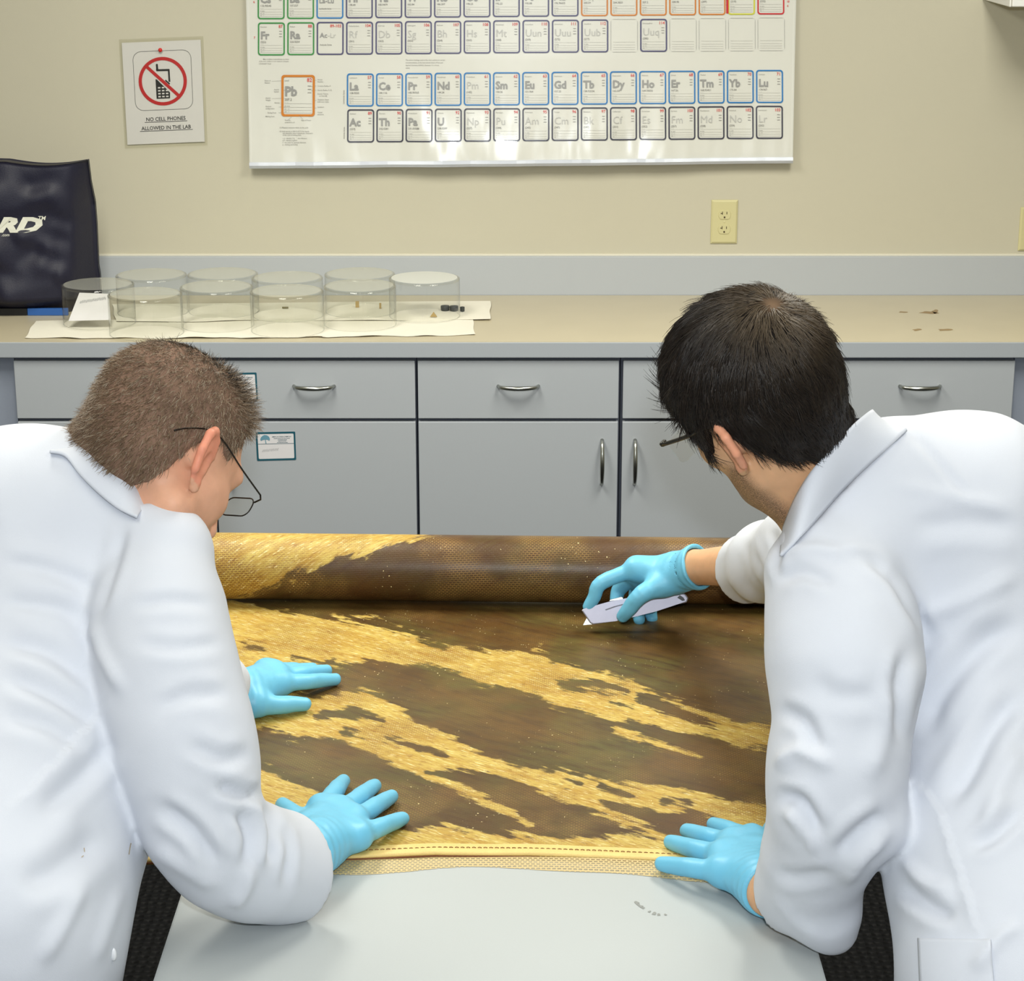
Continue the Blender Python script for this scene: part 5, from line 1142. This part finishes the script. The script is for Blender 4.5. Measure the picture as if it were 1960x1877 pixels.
collar(pB, [at(1500, 1010, 2.50), at(1522, 955, 2.435), at(1555, 900, 2.41), at(1600, 846, 2.415), at(1643, 803, 2.44), at(1668, 785, 2.49), at(1664, 796, 2.56)],
       hemline(coatB, [(1494, 1064, 2.46), (1528, 1032, 2.41), (1568, 988, 2.395), (1612, 938, 2.40), (1662, 890, 2.425), (1712, 846, 2.455), (1736, 822, 2.53)]))
glove(pB, 'glove', onZ(1462, 1692, ZP+.034), onZ(1474, 1706, ZP+.037), flat_fingers([((1440, 1606), (1366, 1577)), ((1404, 1616), (1315, 1589)), ((1386, 1640), (1284, 1611)), ((1382, 1668), (1267, 1653))]), [onZ(1466, 1640, ZP+.03), onZ(1470, 1612, ZP+.024), onZ(1474, 1596, ZP+.018), onZ(1478, 1582, ZP+.012)])
# knife hand
zk = 3.53
def kp(cx, cy, z=zk): return at(1060+cx*.2449, 980+cy*.2449, z)
gk = glove(pB, 'glove', kp(960, 475, 3.50), kp(1130, 425, 3.465), [(kp(650, 440, 3.52), kp(375, 550, 3.52), kp(318, 660, 3.525), kp(272, 738, 3.53)), (kp(660, 470, 3.55), kp(520, 590, 3.58), kp(490, 670, 3.58), kp(500, 740, 3.57)), (kp(690, 520, 3.58), kp(640, 640, 3.61), kp(650, 740, 3.60), kp(668, 838, 3.575)), (kp(740, 560, 3.60), kp(730, 660, 3.62), kp(748, 740, 3.61), kp(768, 830, 3.59))],
           [kp(850, 560, 3.49), kp(690, 640, 3.475), kp(600, 740, 3.485), kp(540, 812, 3.50)], palm_r=.019, cuff_r=.0355)
legs(pB, RH[0], RH[1], math.radians(140))
cbB = BVHTree.FromPolygons([tuple(map(float, v)) for v in VB], [tuple(map(int, q)) for q in QB])
pq_ = quad_map([(1757, 1795), (1896, 1797), (1908, 1960), (1764, 1960)]); fnp = on_bvh(cbB, .003); n = 22
V = [fnp(*pq_(i/(n-1), j/(n-1))) for i in range(n) for j in range(n)]
pk = npmesh('pocket', np.array(V), grid_faces(n, n), M_coat, pB); md = pk.modifiers.new('thickness', 'SOLIDIFY'); md.thickness = .0022; md.offset = 0
# ------------------------------------------------------------------ utility knife
kn = empty('utility_knife', kp(228, 882), 'grey metal utility knife with its blade on the painting', 'knife')
def extrude(name, pts, zc0, zc1, m, parent, bev=.0):
    bm = bmesh.new(); A = [bm.verts.new(kp(a, b, zc0)) for a, b in pts]; B = [bm.verts.new(kp(a, b, zc1)) for a, b in pts]; n = len(pts)
    bm.faces.new(A); bm.faces.new(B[::-1])
    for i in range(n): bm.faces.new((A[i], B[i], B[(i+1) % n], A[(i+1) % n]))
    if bev: bmesh.ops.bevel(bm, geom=list(bm.edges), offset=bev, segments=3, affect='EDGES', profile=.6)
    return bm_obj(name, bm, m, parent, False)
M_kn = mat('grey_cast_metal', (158, 156, 168), rough=.38, metal=.55, noise=.06, nscale=80)
extrude('body', [(215, 765), (245, 752), (420, 702), (600, 665), (800, 655), (985, 628), (1030, 640), (1052, 672), (1040, 705), (960, 722), (800, 775), (640, 815), (480, 852), (310, 878), (285, 868)], zk-.009, zk+.009, M_kn, kn, .0022)
extrude('blade', [(228, 883), (262, 818), (330, 840), (300, 876)], zk-.0006, zk+.0006, M_steel, kn)
extrude('slider_button', [(430, 698), (440, 682), (530, 660), (545, 670), (540, 684)], zk-.005, zk+.005, M_steel, kn, .0008)
extrude('hang_hole', [(965, 668), (985, 648), (1015, 668), (1026, 690), (1005, 694)], zk-.0094, zk-.0088, M_black, kn)
extrude('grip_recess', [(400, 760), (470, 735), (560, 712), (565, 719), (475, 744), (408, 768)], zk-.0094, zk-.0088, mat('dark_grey_metal', (110, 108, 120), rough=.4), kn)
